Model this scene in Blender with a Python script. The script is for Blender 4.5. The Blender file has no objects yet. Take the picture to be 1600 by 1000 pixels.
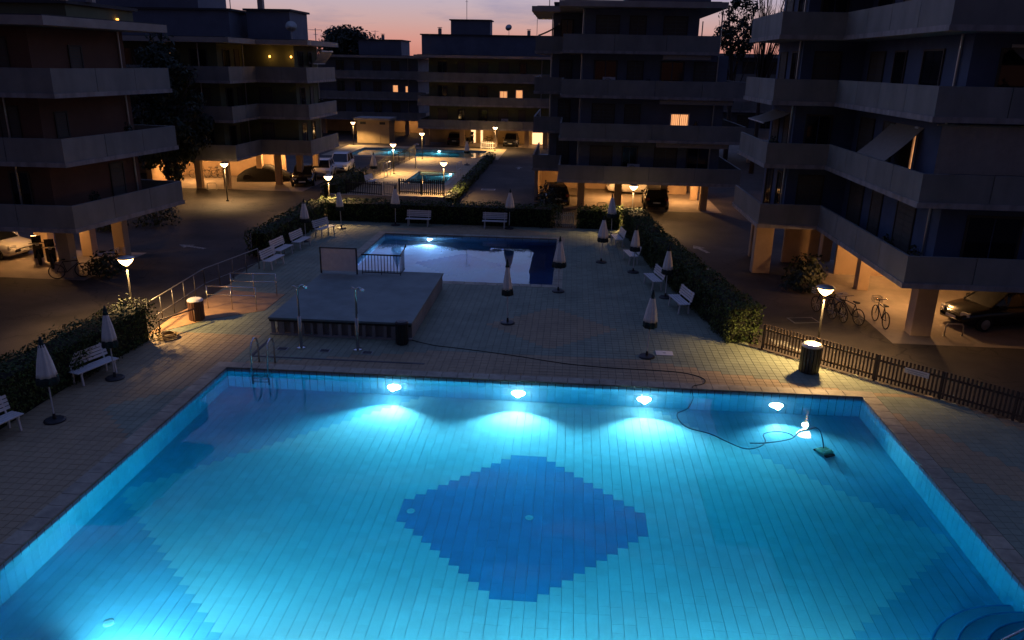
import bpy, bmesh, math, random
from mathutils import Vector, Matrix
R = math.radians
rnd = random.Random(11)
sc = bpy.context.scene
COL = sc.collection

# ------------------------------------------------------------------ camera
CAMH = 9.6
cam = bpy.data.cameras.new('camera'); camo = bpy.data.objects.new('camera', cam)
COL.objects.link(camo); sc.camera = camo
cam.sensor_width = 36.0; cam.lens = 36.0 * 1215.19 / 1600.0
cam.clip_start = 0.1; cam.clip_end = 3000.0
rx = Vector((0.99688122, 0.07675251, 0.01835455))
up = Vector((-0.04144548, 0.31126074, 0.94942036))
fw = Vector((-0.06715734, 0.94722004, -0.31347103))
camo.matrix_world = Matrix(((rx.x, up.x, -fw.x, 0), (rx.y, up.y, -fw.y, 0), (rx.z, up.z, -fw.z, CAMH), (0, 0, 0, 1)))

# ------------------------------------------------------------------ dusk sky
SUN_AZ = R(-7)          # the sun went down ahead, a little to the left
w = bpy.data.worlds.new('World'); sc.world = w; w.use_nodes = True
nt = w.node_tree; N = nt.nodes; L = nt.links
bg = N['Background']; bg.inputs['Strength'].default_value = 1.0
sky = N.new('ShaderNodeTexSky'); sky.sky_type = 'NISHITA'; sky.sun_disc = False
sky.sun_elevation = R(-4.0); sky.sun_rotation = SUN_AZ; sky.ozone_density = 4.0; sky.dust_density = 2.0
sks = N.new('ShaderNodeVectorMath'); sks.operation = 'SCALE'; L.new(sky.outputs[0], sks.inputs[0]); sks.inputs['Scale'].default_value = 3.6
tc = N.new('ShaderNodeTexCoord'); sep = N.new('ShaderNodeSeparateXYZ'); L.new(tc.outputs['Generated'], sep.inputs[0])
ram = N.new('ShaderNodeValToRGB'); L.new(sep.outputs['Z'], ram.inputs[0])
cr = ram.color_ramp
stops = [(0.0, (.58, .22, .16)), (.022, (.63, .275, .235)), (.045, (.53, .305, .28)), (.08, (.41, .32, .315)), (.24, (.27, .38, .62)),
         (.37, (.09, .135, .29)), (.60, (.08, .13, .31)), (1.0, (.095, .155, .38))]
while len(cr.elements) < len(stops): cr.elements.new(0.5)
for e, (p_, c_) in zip(cr.elements, stops): e.position = p_; e.color = (*c_, 1)
dotn = N.new('ShaderNodeVectorMath'); dotn.operation = 'DOT_PRODUCT'; L.new(tc.outputs['Generated'], dotn.inputs[0])
dotn.inputs[1].default_value = (math.sin(SUN_AZ), math.cos(SUN_AZ), 0.35)
mr = N.new('ShaderNodeMapRange'); mr.interpolation_type = 'SMOOTHSTEP'; L.new(dotn.outputs['Value'], mr.inputs['Value'])
mr.inputs['From Min'].default_value = -0.55; mr.inputs['From Max'].default_value = 1.0
mr.inputs['To Min'].default_value = 0.13; mr.inputs['To Max'].default_value = 1.0
# thin mauve clouds
mp = N.new('ShaderNodeMapping'); mp.inputs['Scale'].default_value = (4.5, 4.5, 26); mp.inputs['Location'].default_value = (1.3, .2, .4)
L.new(tc.outputs['Generated'], mp.inputs[0])
nz = N.new('ShaderNodeTexNoise'); nz.inputs['Scale'].default_value = 1.6; nz.inputs['Detail'].default_value = 5; nz.inputs['Roughness'].default_value = .55
L.new(mp.outputs[0], nz.inputs[0])
cm = N.new('ShaderNodeMapRange'); L.new(nz.outputs[0], cm.inputs['Value'])
cm.inputs['From Min'].default_value = .52; cm.inputs['From Max'].default_value = .68; cm.inputs['To Max'].default_value = .7
mx = N.new('ShaderNodeMix'); mx.data_type = 'RGBA'; L.new(cm.outputs[0], mx.inputs[0]); L.new(ram.outputs[0], mx.inputs[6]); mx.inputs[7].default_value = (.27, .20, .26, 1)
sc1 = N.new('ShaderNodeVectorMath'); sc1.operation = 'SCALE'; L.new(mx.outputs[2], sc1.inputs[0]); L.new(mr.outputs[0], sc1.inputs['Scale'])
ad = N.new('ShaderNodeVectorMath'); ad.operation = 'ADD'; L.new(sc1.outputs[0], ad.inputs[0]); L.new(sks.outputs[0], ad.inputs[1])
L.new(ad.outputs[0], bg.inputs['Color'])
# the sun itself is below the horizon: no sun lamp lights the place
sc.view_settings.view_transform = 'Standard'; sc.view_settings.look = 'None'
sc.view_settings.exposure = 0.0; sc.view_settings.gamma = 1.0; sc.view_settings.use_curve_mapping = False
sc.cycles.use_denoising = True; sc.cycles.sample_clamp_indirect = 40.0; sc.cycles.sample_clamp_direct = 0
sc.cycles.max_bounces = 9; sc.cycles.transparent_max_bounces = 8; sc.cycles.volume_bounces = 0
sc.cycles.caustics_refractive = False; sc.cycles.use_light_tree = True; sc.cycles.blur_glossy = 0.6

# ------------------------------------------------------------------ materials
MATS = {}
def mat(name, col, rough=.7, metal=0.0, noise=0.0, nscale=6.0, spec=.4, bump=0.0, bscale=40.0, rnd_obj=0.0, emit=None, estr=0.0, attr=False, trans=0.0, alpha=1.0, leaf=False):
    if name in MATS: return MATS[name]
    m = bpy.data.materials.new(name); m.use_nodes = True; MATS[name] = m
    t = m.node_tree; n = t.nodes; l = t.links; b = n['Principled BSDF']
    b.inputs['Roughness'].default_value = rough; b.inputs['Metallic'].default_value = metal
    b.inputs['Specular IOR Level'].default_value = spec
    b.inputs['Transmission Weight'].default_value = trans
    b.inputs['Base Color'].default_value = (*col, 1)
    out = None
    if attr:
        a = n.new('ShaderNodeVertexColor'); a.layer_name = 'Col'; out = a.outputs[0]
    if noise > 0 or rnd_obj > 0 or leaf:
        c = n.new('ShaderNodeTexCoord')
        hs = n.new('ShaderNodeHueSaturation')
        if out: l.new(out, hs.inputs['Color'])
        else: hs.inputs['Color'].default_value = (*col, 1)
        val = None
        if noise > 0:
            g = n.new('ShaderNodeNewGeometry')
            x = n.new('ShaderNodeTexNoise'); x.inputs['Scale'].default_value = nscale; x.inputs['Detail'].default_value = 6; x.inputs['Roughness'].default_value = .62
            l.new(g.outputs['Position'], x.inputs[0])
            q = n.new('ShaderNodeMapRange'); l.new(x.outputs[0], q.inputs['Value'])
            q.inputs['From Min'].default_value = .28; q.inputs['From Max'].default_value = .72
            q.inputs['To Min'].default_value = 1 - noise; q.inputs['To Max'].default_value = 1 + noise
            val = q.outputs[0]
        if rnd_obj > 0 or leaf:
            o = n.new('ShaderNodeNewGeometry') if leaf else n.new('ShaderNodeObjectInfo')
            q = n.new('ShaderNodeMapRange'); l.new(o.outputs['Random Per Island' if leaf else 'Random'], q.inputs['Value'])
            a_ = .45 if leaf else rnd_obj
            q.inputs['To Min'].default_value = 1 - a_; q.inputs['To Max'].default_value = 1 + a_
            if val:
                mm = n.new('ShaderNodeMath'); mm.operation = 'MULTIPLY'; l.new(val, mm.inputs[0]); l.new(q.outputs[0], mm.inputs[1]); val = mm.outputs[0]
            else: val = q.outputs[0]
        l.new(val, hs.inputs['Value']); out = hs.outputs[0]
    if out: l.new(out, b.inputs['Base Color'])
    if bump > 0:
        g = n.new('ShaderNodeNewGeometry'); x = n.new('ShaderNodeTexNoise'); x.inputs['Scale'].default_value = bscale; x.inputs['Detail'].default_value = 4
        l.new(g.outputs['Position'], x.inputs[0]); bp = n.new('ShaderNodeBump'); bp.inputs['Strength'].default_value = bump; bp.inputs['Distance'].default_value = .02
        l.new(x.outputs[0], bp.inputs['Height']); l.new(bp.outputs[0], b.inputs['Normal'])
    if emit:
        b.inputs['Emission Color'].default_value = (*emit, 1); b.inputs['Emission Strength'].default_value = estr
    return m

ASPHALT = mat('asphalt', (.045, .036, .030), .88, noise=.38, nscale=.55, bump=.5, bscale=30)
SANDT = mat('sand_paver', (.34, .265, .155), .72, noise=.10, nscale=9, rnd_obj=.05, bump=.25, bscale=60)
GREENT = mat('grey_green_paver', (.225, .262, .185), .72, noise=.10, nscale=9, rnd_obj=.05, bump=.25, bscale=60)
PAVER = mat('paver_mixed', (.2, .2, .2), .72, noise=.14, nscale=1.7, attr=True, bump=.25, bscale=60)
GROUT = mat('paver_joint', (.19, .185, .15), .9, noise=.2)
COPING = mat('coping_stone', (.35, .315, .225), .6, noise=.2, nscale=5, rnd_obj=.08, bump=.2)
LIP = mat('coping_edge', (.10, .09, .085), .5, noise=.2)
TW = mat('pool_tile_pale', (.54, .74, .80), .35, noise=.05, nscale=3, rnd_obj=.04)
TB = mat('pool_tile_blue', (.26, .56, .73), .35, noise=.05, nscale=3, rnd_obj=.04)
TD = mat('pool_tile_deep_blue', (.001, .31, .60), .35, noise=.05, nscale=3, rnd_obj=.04)
TP = mat('pool_tile_slate', (.36, .44, .56), .35, rnd_obj=.04)
TQ = mat('pool_tile_navy', (.15, .22, .40), .35, rnd_obj=.04)
TWALL = mat('pool_wall_tile', (.40, .66, .76), .35, noise=.05, nscale=3, rnd_obj=.05)
TMIX = mat('pool_tile_mixed', (.5, .5, .5), .35, attr=True, noise=.05, nscale=3)
PGROUT = mat('pool_grout', (.36, .54, .60), .8)
CONC = mat('concrete', (.30, .28, .25), .85, noise=.25, nscale=1.2, bump=.2)
TERR = mat('terrace_screed', (.185, .245, .23), .75, noise=.12, nscale=1.4, bump=.2)
POLE = mat('painted_pole', (.011, .010, .009), .9, spec=.05)
RAILM = mat('dull_rail_steel', (.20, .19, .18), .45, metal=.7)
WHITE = mat('white_paint', (.66, .65, .62), .45, noise=.10, nscale=5)
STEEL = mat('stainless_steel', (.62, .61, .58), .22, metal=1.0)
GALV = mat('galvanised_steel', (.42, .42, .40), .42, metal=.9, noise=.1)
DARKM = mat('dark_metal', (.035, .035, .035), .45, metal=.3)
BLACKP = mat('black_plastic', (.018, .018, .018), .5)
RUBBER = mat('rubber', (.012, .012, .012), .75)
WOOD = mat('fence_wood', (.085, .055, .035), .75, noise=.3, nscale=8, rnd_obj=.15)
CREAM = mat('cream_canvas', (.80, .78, .70), .85, noise=.1, nscale=7)
FLOUN = mat('dark_green_canvas', (.018, .032, .03), .85)
LEAF = mat('hedge_leaf', (.045, .07, .017), .7, leaf=True, spec=.25)
LEAFD = mat('tree_leaf', (.022, .034, .016), .6, leaf=True)
BRANCH = mat('bark', (.06, .045, .035), .9, noise=.3)
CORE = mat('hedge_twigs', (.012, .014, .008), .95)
GLASS = mat('dark_window_glass', (.012, .014, .018), .08, spec=.6)
SHUT = mat('roller_shutter', (.10, .09, .075), .6, noise=.1)
ROOFE = mat('roof_edge_render', (.34, .31, .27), .8, noise=.2, nscale=1.0)
FELT = mat('roof_felt', (.06, .06, .06), .9, noise=.2)
PARA = mat('parapet_panel_paint', (.215, .22, .20), .7, noise=.14, nscale=.9, rnd_obj=.06)
SLABM = mat('slab_paint', (.30, .285, .27), .8, noise=.18, nscale=.9)
W_OR = mat('terracotta_render', (.16, .085, .058), .85, noise=.16, nscale=.8, bump=.1)
W_GR = mat('olive_render', (.13, .14, .075), .85, noise=.16, nscale=.8, bump=.1)
W_BL = mat('blue_render', (.085, .115, .19), .85, noise=.16, nscale=.8, bump=.1)
W_SL = mat('slate_blue_render', (.135, .16, .205), .85, noise=.16, nscale=.8, bump=.1)
W_SAND = mat('sand_render', (.40, .30, .17), .85, noise=.16, nscale=.8, bump=.1)
W_PIL = mat('pilotis_render', (.46, .33, .22), .85, noise=.16, nscale=.9, bump=.1)
AWN = mat('awning_cloth', (.27, .24, .20), .9, noise=.1)
CARW = mat('car_paint_white', (.62, .60, .57), .25, spec=.6)
CARK = mat('car_paint_black', (.012, .012, .014), .2, spec=.6)
CARG = mat('car_paint_grey', (.09, .09, .10), .25, spec=.6)
TARP = mat('car_cover', (.012, .012, .012), .8, noise=.3)
REDL = mat('tail_lamp', (.18, .012, .01), .25)
PLATE = mat('number_plate', (.6, .6, .55), .5)
BOWL = mat('lamp_bowl_lit', (.9, .8, .6), .4, emit=(1.0, .60, .23), estr=14)
BULB = mat('wall_lamp_lit', (.9, .8, .6), .4, emit=(1.0, .40, .06), estr=5)
LITW = mat('lit_window', (.8, .6, .4), .6, emit=(1.0, .42, .16), estr=1.15)
LITD = mat('lit_doorway', (.8, .6, .4), .6, emit=(1.0, .58, .28), estr=1.9)
LENS = mat('pool_lamp_lens', (.9, .95, 1), .3, emit=(.80, .95, 1.0), estr=36)
LENSB = mat('pool_lamp_lens_dim', (.9, .95, 1), .3, emit=(.70, .86, 1.0), estr=14)
CEIL = mat('ceiling_lamp_lit', (.9, .8, .6), .4, emit=(1.0, .55, .20), estr=8)
BOARD = mat('notice_board', (.80, .74, .66), .7, noise=.1)
HOSE = mat('hose_rubber', (.30, .20, .07), .6)
PAINTL = mat('road_paint', (.26, .25, .22), .8, noise=.3, nscale=9)
ROBOT = mat('robot_shell', (.20, .30, .20), .5)

def layer(m, scale, kind, lo, hi, amt, vec_scale=(1,1,1), dark=True):
    t = m.node_tree; n = t.nodes; l = t.links; b = n['Principled BSDF']; src = b.inputs['Base Color'].links[0].from_socket if b.inputs['Base Color'].links else None
    g = n.new('ShaderNodeNewGeometry'); mp_ = n.new('ShaderNodeMapping'); mp_.inputs['Scale'].default_value = vec_scale; l.new(g.outputs['Position'], mp_.inputs[0])
    if kind == 'crack':
        x = n.new('ShaderNodeTexVoronoi'); x.feature = 'DISTANCE_TO_EDGE'; x.inputs['Scale'].default_value = scale; o = x.outputs['Distance']
        nz_ = n.new('ShaderNodeTexNoise'); nz_.inputs['Scale'].default_value = scale*3; l.new(mp_.outputs[0], nz_.inputs[0]); ad_ = n.new('ShaderNodeVectorMath'); ad_.operation = 'ADD'; l.new(mp_.outputs[0], ad_.inputs[0]); l.new(nz_.outputs['Color'], ad_.inputs[1]); l.new(ad_.outputs[0], x.inputs['Vector'])
    else:
        x = n.new('ShaderNodeTexNoise'); x.inputs['Scale'].default_value = scale; x.inputs['Detail'].default_value = 5; o = x.outputs[0]; l.new(mp_.outputs[0], x.inputs[0])
    q = n.new('ShaderNodeMapRange'); l.new(o, q.inputs['Value']); q.inputs['From Min'].default_value = lo; q.inputs['From Max'].default_value = hi; q.inputs['To Min'].default_value = amt; q.inputs['To Max'].default_value = 1.0
    h = n.new('ShaderNodeHueSaturation'); l.new(q.outputs[0], h.inputs['Value'])
    if src: l.new(src, h.inputs['Color'])
    else: h.inputs['Color'].default_value = b.inputs['Base Color'].default_value
    l.new(h.outputs[0], b.inputs['Base Color'])
layer(ASPHALT, .35, 'crack', 0.0, .012, .35); layer(ASPHALT, .16, 'noise', .42, .5, .6)
layer(PARA, 1.1, 'noise', .30, .6, .78, (1.2,1.2,.3)); layer(SLABM, 1.6, 'noise', .35, .6, .7, (2,2,.3)); layer(PAVER, .5, 'noise', .35, .55, .82); layer(COPING, 1.5, 'noise', .38, .55, .75); layer(TERR, .7, 'noise', .38, .55, .88)
layer(PAINTL, 7, 'noise', .40, .52, .3)
for m_, lo_ in ((LITW, .35), (LITD, .5)):
    t_ = m_.node_tree; n_ = t_.nodes; g_ = n_.new('ShaderNodeNewGeometry'); wv = n_.new('ShaderNodeTexWave'); wv.inputs['Scale'].default_value = 2.6; wv.inputs['Distortion'].default_value = 2.5; wv.bands_direction = 'X'
    t_.links.new(g_.outputs['Position'], wv.inputs[0]); q_ = n_.new('ShaderNodeMapRange'); t_.links.new(wv.outputs['Fac'], q_.inputs['Value']); e_ = n_['Principled BSDF'].inputs['Emission Strength']
    q_.inputs['To Min'].default_value = e_.default_value*lo_; q_.inputs['To Max'].default_value = e_.default_value*1.25; t_.links.new(q_.outputs[0], e_)

# ------------------------------------------------------------------ mesh helpers
class MB:
    def __init__(s): s.v = []; s.f = []; s.mi = []; s.c = []
    def add(s, vs, fs, mi=0, col=None):
        o = len(s.v); s.v += [tuple(v) for v in vs]
        for f in fs: s.f.append([i + o for i in f]); s.mi.append(mi); s.c.append(col)
        return s
    def box(s, x0, x1, y0, y1, z0, z1, mi=0, col=None):
        vs = [(x0,y0,z0),(x1,y0,z0),(x1,y1,z0),(x0,y1,z0),(x0,y0,z1),(x1,y0,z1),(x1,y1,z1),(x0,y1,z1)]
        return s.add(vs, [(0,3,2,1),(4,5,6,7),(0,1,5,4),(1,2,6,5),(2,3,7,6),(3,0,4,7)], mi, col)
    def obox(s, c, ux, uy, uz, hx, hy, hz, mi=0):
        c = Vector(c); ux = Vector(ux).normalized(); uy = Vector(uy).normalized(); uz = Vector(uz).normalized()
        vs = [c + ux*hx*a + uy*hy*b + uz*hz*d for d in (-1,1) for a,b in ((-1,-1),(1,-1),(1,1),(-1,1))]
        return s.add(vs, [(0,3,2,1),(4,5,6,7),(0,1,5,4),(1,2,6,5),(2,3,7,6),(3,0,4,7)], mi)
    def bar(s, a, b, wid, hei, mi=0):
        a = Vector(a); b = Vector(b); d = (b-a); ln = d.length; d.normalize()
        u = Vector((0,0,1)) if abs(d.z) < .95 else Vector((0,1,0))
        x = d.cross(u).normalized(); y = x.cross(d)
        return s.obox((a+b)/2, d, x, y, ln/2, wid/2, hei/2, mi)
    def tube(s, pts, r, n=8, mi=0, cap=True):
        pts = [Vector(p) for p in pts]; rs = r if isinstance(r, (list, tuple)) else [r]*len(pts)
        o = len(s.v); prev = None
        for i, p in enumerate(pts):
            d = (pts[min(i+1, len(pts)-1)] - pts[max(i-1, 0)]).normalized()
            if prev is None:
                u = Vector((0,0,1)) if abs(d.z) < .9 else Vector((1,0,0)); x = d.cross(u).normalized()
            else:
                x = (prev - d*prev.dot(d)); x = x.normalized() if x.length > 1e-5 else d.orthogonal().normalized()
            prev = x; y = d.cross(x)
            for k in range(n):
                a = 2*math.pi*k/n; s.v.append(tuple(p + (x*math.cos(a) + y*math.sin(a))*rs[i]))
        for i in range(len(pts)-1):
            for k in range(n):
                s.f.append([o+i*n+k, o+i*n+(k+1)%n, o+(i+1)*n+(k+1)%n, o+(i+1)*n+k]); s.mi.append(mi); s.c.append(None)
        if cap:
            s.f.append([o+k for k in reversed(range(n))]); s.mi.append(mi); s.c.append(None)
            e = o+(len(pts)-1)*n; s.f.append([e+k for k in range(n)]); s.mi.append(mi); s.c.append(None)
        return s
    def lathe(s, prof, n=16, c=(0,0,0), mi=0, pleat=0.0, np_=8):
        o = len(s.v)
        for r, z in prof:
            for k in range(n):
                a = 2*math.pi*k/n; q = r*(1 + pleat*math.cos(np_*a))
                s.v.append((c[0]+q*math.cos(a), c[1]+q*math.sin(a), c[2]+z))
        m = len(prof)
        for i in range(m-1):
            for k in range(n):
                s.f.append([o+i*n+k, o+i*n+(k+1)%n, o+(i+1)*n+(k+1)%n, o+(i+1)*n+k]); s.mi.append(mi); s.c.append(None)
        s.f.append([o+k for k in reversed(range(n))]); s.mi.append(mi); s.c.append(None)
        s.f.append([o+(m-1)*n+k for k in range(n)]); s.mi.append(mi); s.c.append(None)
        return s
    def prism(s, poly, z0, z1, mi=0):
        n = len(poly); vs = [(x,y,z0) for x,y in poly] + [(x,y,z1) for x,y in poly]
        return s.add(vs, [list(reversed(range(n))), list(range(n, 2*n))] + [(i,(i+1)%n,n+(i+1)%n,n+i) for i in range(n)], mi)
    def torus(s, c, ax, R_, r, n=20, m=6, mi=0):
        ax = Vector(ax).normalized(); u = ax.orthogonal().normalized(); v = ax.cross(u); c = Vector(c); o = len(s.v)
        for i in range(n):
            a = 2*math.pi*i/n; d = u*math.cos(a)+v*math.sin(a)
            for k in range(m):
                b = 2*math.pi*k/m; s.v.append(tuple(c + d*(R_+r*math.cos(b)) + ax*r*math.sin(b)))
        for i in range(n):
            for k in range(m):
                s.f.append([o+i*m+k, o+((i+1)%n)*m+k, o+((i+1)%n)*m+(k+1)%m, o+i*m+(k+1)%m]); s.mi.append(mi); s.c.append(None)
        return s
    def build(s, name, mats, parent=None, smooth=False, off=None, bevel=0):
        if not isinstance(mats, (list, tuple)): mats = [mats]
        me = bpy.data.meshes.new(name)
        v = s.v
        if off is not None: v = [(a-off[0], b-off[1], c-off[2]) for a,b,c in v]
        me.from_pydata(v, [], s.f); 
        for m in mats: me.materials.append(m)
        me.polygons.foreach_set('material_index', s.mi)
        if any(c is not None for c in s.c):
            ca = me.color_attributes.new('Col', 'FLOAT_COLOR', 'CORNER'); d = []
            for f, c in zip(s.f, s.c):
                d += list((*c, 1.0) if c is not None else (0,0,0,1)) * len(f)
            ca.data.foreach_set('color', d)
        if smooth: me.polygons.foreach_set('use_smooth', [True]*len(s.f))
        me.update()
        ob = bpy.data.objects.new(name, me); COL.objects.link(ob)
        if parent is not None: ob.parent = parent
        if bevel:
            md = ob.modifiers.new('bevel', 'BEVEL'); md.width = bevel; md.segments = 2; md.limit_method = 'ANGLE'
        return ob

def thing(name, label, cat, loc=(0,0,0), rz=0.0, group=None):
    o = bpy.data.objects.new(name, None); COL.objects.link(o); o.empty_display_size = .3
    o.location = loc; o.rotation_euler = (0,0,rz); o['label'] = label; o['category'] = cat
    if group: o['group'] = group
    return o
def tag(o, label, cat, group=None):
    o['label'] = label; o['category'] = cat
    if group: o['group'] = group
    return o
def struct(o): o['kind'] = 'structure'; return o
def dup(root, loc, rz, label, scale=None):
    r = root.copy(); COL.objects.link(r); r.location = loc; r.rotation_euler = (0,0,rz); r['label'] = label
    if scale: r.scale = scale
    for ch in list(root.children):
        c = ch.copy(); COL.objects.link(c); c.parent = r
        for g in list(ch.children):
            d = g.copy(); COL.objects.link(d); d.parent = c
    return r
def project(P):
    d = Vector(P) - Vector((0,0,CAMH)); z = d.dot(fw)
    if z < .5: return None
    return 800+1215.19*d.dot(rx)/z, 500-1215.19*d.dot(up)/z, z
def light(name, kind, loc, energy, col, parent=None, radius=.1, rot=None, **k):
    d = bpy.data.lights.new(name, kind); d.energy = energy; d.color = col; d.shadow_soft_size = radius
    for a, b in k.items(): setattr(d, a, b)
    o = bpy.data.objects.new(name, d); COL.objects.link(o); o.location = loc
    if rot: o.rotation_euler = rot
    if parent is not None: o.parent = parent
    return o

def inside(poly, x, y):
    r = False; n = len(poly); j = n-1
    for i in range(n):
        xi, yi = poly[i]; xj, yj = poly[j]
        if (yi > y) != (yj > y) and x < (xj-xi)*(y-yi)/(yj-yi)+xi: r = not r
        j = i
    return r
def sheet(name, m, x0, x1, y0, y1, z, holes):
    xs = sorted({x0, x1, *[h[0] for h in holes], *[h[1] for h in holes]}); ys = sorted({y0, y1, *[h[2] for h in holes], *[h[3] for h in holes]})
    b = MB()
    for i in range(len(xs)-1):
        for j in range(len(ys)-1):
            cx, cy = (xs[i]+xs[i+1])/2, (ys[j]+ys[j+1])/2
            if any(h[0] < cx < h[1] and h[2] < cy < h[3] for h in holes): continue
            b.add([(xs[i],ys[j],z),(xs[i+1],ys[j],z),(xs[i+1],ys[j+1],z),(xs[i],ys[j+1],z)], [(0,1,2,3)])
    return struct(b.build(name, m))

def tiles(parent, items, mats, mixed, name, limit=300, maxlen=None):
    """items: (cx,cy,cz, ux(3), uy(3), n(3), hx, hy, key, col). The pieces that show largest become parts, the rest one mass."""
    sc_ = []
    for i, t in enumerate(items):
        p = project(t[0]); s = 0
        if p and -40 < p[0] < 1640 and -40 < p[1] < 1040:
            vdir = (Vector((0,0,CAMH)) - Vector(t[0])).normalized(); s = abs(vdir.dot(t[3]))*t[4]*t[5]/p[2]**2
        sc_.append((s, i))
    sc_.sort(reverse=True); top = {i for s, i in sc_[:limit] if s > 0}
    shared = {}; b = MB(); th = .012; bv = .004 if name == 'paving_tile' else .0025
    by = bv if name == 'paving_tile' else .0003
    def geo(c, ux, uy, n, hx, hy):
        c, ux, uy, n = Vector(c), Vector(ux), Vector(uy), Vector(n)
        lo = [c + ux*hx*a + uy*hy*d - n*th for a, d in ((-1,-1),(1,-1),(1,1),(-1,1))]
        hi = [c + ux*(hx-bv)*a + uy*(hy-by)*d for a, d in ((-1,-1),(1,-1),(1,1),(-1,1))]
        return lo+hi, [(4,5,6,7),(0,1,5,4),(1,2,6,5),(2,3,7,6),(3,0,4,7)]
    for i, (c, ux, uy, n, hx, hy, key, colr) in enumerate(items):
        if i in top:
            k = (key, round(hx,4), round(hy,4), tuple(ux), tuple(n))
            if k not in shared:
                q = MB(); q.add(*geo((0,0,0), ux, uy, n, hx, hy)); ob = q.build(name, mats[key], parent); shared[k] = ob
            else:
                ob = shared[k].copy(); COL.objects.link(ob)
            ob.location = c
        else:
            b.add(*geo(c, ux, uy, n, hx, hy), 0, colr)
    if b.v:
        o = b.build(name + '_field', mixed, parent); o['kind'] = 'stuff'

X_, Y_, Z_ = (1,0,0), (0,1,0), (0,0,1)
# ------------------------------------------------------------------ ground, deck, pools
PX0, PX1, PY0, PY1 = -10.95, 9.3, 9.9, 22.9      # main pool
QX0, QX1, QY0, QY1 = -10.7, -0.6, 34.3, 44.25    # second pool
KX0, KX1, KY0, KY1 = -13.9, -10.4, 63.8, 71.6    # far small pool
TX0, TX1, TY0, TY1 = -24.0, -9.6, 83.0, 90.5     # far large pool
WZ, FZ = -.15, -1.5
pools = [(PX0,PX1,PY0,PY1), (QX0,QX1,QY0,QY1), (KX0,KX1,KY0,KY1), (TX0,TX1,TY0,TY1)]
g = sheet('ground', ASPHALT, -400, 400, -60, 900, -.03, [(a-.02,b+.02,c-.02,d+.02) for a,b,c,d in pools])

DECK = [(-15.2,5),(13.2,5),(14.0,20.9),(6.9,26.95),(5.2,33),(4.2,40),(3.4,47.4),(-15.4,47.4),(-15.2,37.6),(-15.0,25.6)]
deck = struct(sheet('pool_deck', GROUT, -15.2, 13.4, 5, 47.4, -.014, [(PX0-.4,PX1+.4,PY0-.4,PY1+.4),(QX0-.4,QX1+.4,QY0-.4,QY1+.4)]))
# trim the joint bed to the deck outline by rebuilding it as cells inside the outline
bpy.data.objects.remove(deck)
PLAT = (-10.75, -5.45, 26.1, 33.2)
items = []; T = .25; bed = MB()
def sandy(x, y):
    if abs(x+.45)+abs(y-28.4) < 2.55: return True
    if 22.9 <= y < 32 and x > -.5: return y-23.2 < 1.95*min(1, max(0,(9.2-x)/6.4)) 
    if 22.9 <= y < 26 and x > -10.9: return y-23.2 < 1.95*min(1, (x+11)/6.4)
    if x >= 9.3:
        u = (x-9.3); return ((u*.9 + (y-19.5)*.55) % 4.2) < 1.7
    if x <= -10.9 and y < 26:
        return abs(((y-15) % 9.0)-4.5) + (-11.4-x)*1.0 > 1.6
    if y > 34: return abs(x+5.6)*.5+abs(y-45.6) < 2.4
    return False
yy = 5.0
while yy < 47.4:
    xx = -15.5
    while xx < 13.8:
        cx, cy = xx+T/2, yy+T/2
        if inside(DECK, cx, cy):
            hole = False
            for a,b_,c,d in pools[:2]:
                if a-.42 < cx < b_+.42 and c-.42 < cy < d+.42: hole = True
            if not hole:
                bed.add([(xx,yy,-.013),(xx+T,yy,-.013),(xx+T,yy+T,-.013),(xx,yy+T,-.013)], [(0,1,2,3)])
                if not (PLAT[0]+.1 < cx < PLAT[1]-.1 and PLAT[2]+.1 < cy < PLAT[3]-.1):
                    s = sandy(cx, cy); k = rnd.uniform(.95, 1.05)
                    base = (.34,.265,.155) if s else (.225,.262,.185)
                    items.append(((cx, cy, rnd.uniform(-.0015,.0015)), X_, Y_, Z_, T/2-.004, T/2-.004, 's' if s else 'g', tuple(v*k for v in base)))
        xx += T
    yy += T
deck = struct(bed.build('pool_deck', GROUT))
tiles(deck, items, {'s': SANDT, 'g': GREENT}, PAVER, 'paving_tile')

def water_mat(name, dens=.46, colr=(0,.82,.935), scat=0.0):
    m = bpy.data.materials.new(name); m.use_nodes = True; t = m.node_tree; n = t.nodes; l = t.links; b = n['Principled BSDF']
    b.inputs['Base Color'].default_value = (1,1,1,1); b.inputs['Roughness'].default_value = 0.0; b.inputs['IOR'].default_value = 1.33; b.inputs['Transmission Weight'].default_value = 1.0
    gg = n.new('ShaderNodeNewGeometry'); x = n.new('ShaderNodeTexNoise'); x.inputs['Scale'].default_value = 1.1; x.inputs['Detail'].default_value = 2
    l.new(gg.outputs['Position'], x.inputs[0]); bp = n.new('ShaderNodeBump'); bp.inputs['Strength'].default_value = .05; bp.inputs['Distance'].default_value = .05
    l.new(x.outputs[0], bp.inputs['Height']); l.new(bp.outputs[0], b.inputs['Normal'])
    va = n.new('ShaderNodeVolumeAbsorption'); va.inputs['Density'].default_value = dens; va.inputs['Color'].default_value = (*colr,1)
    if scat:
        vs = n.new('ShaderNodeVolumeScatter'); vs.inputs['Density'].default_value = scat; vs.inputs['Color'].default_value = (.75,.95,1,1)
        a = n.new('ShaderNodeAddShader'); l.new(va.outputs[0], a.inputs[0]); l.new(vs.outputs[0], a.inputs[1]); l.new(a.outputs[0], n['Material Output'].inputs['Volume'])
    else: l.new(va.outputs[0], n['Material Output'].inputs['Volume'])
    return m

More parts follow.
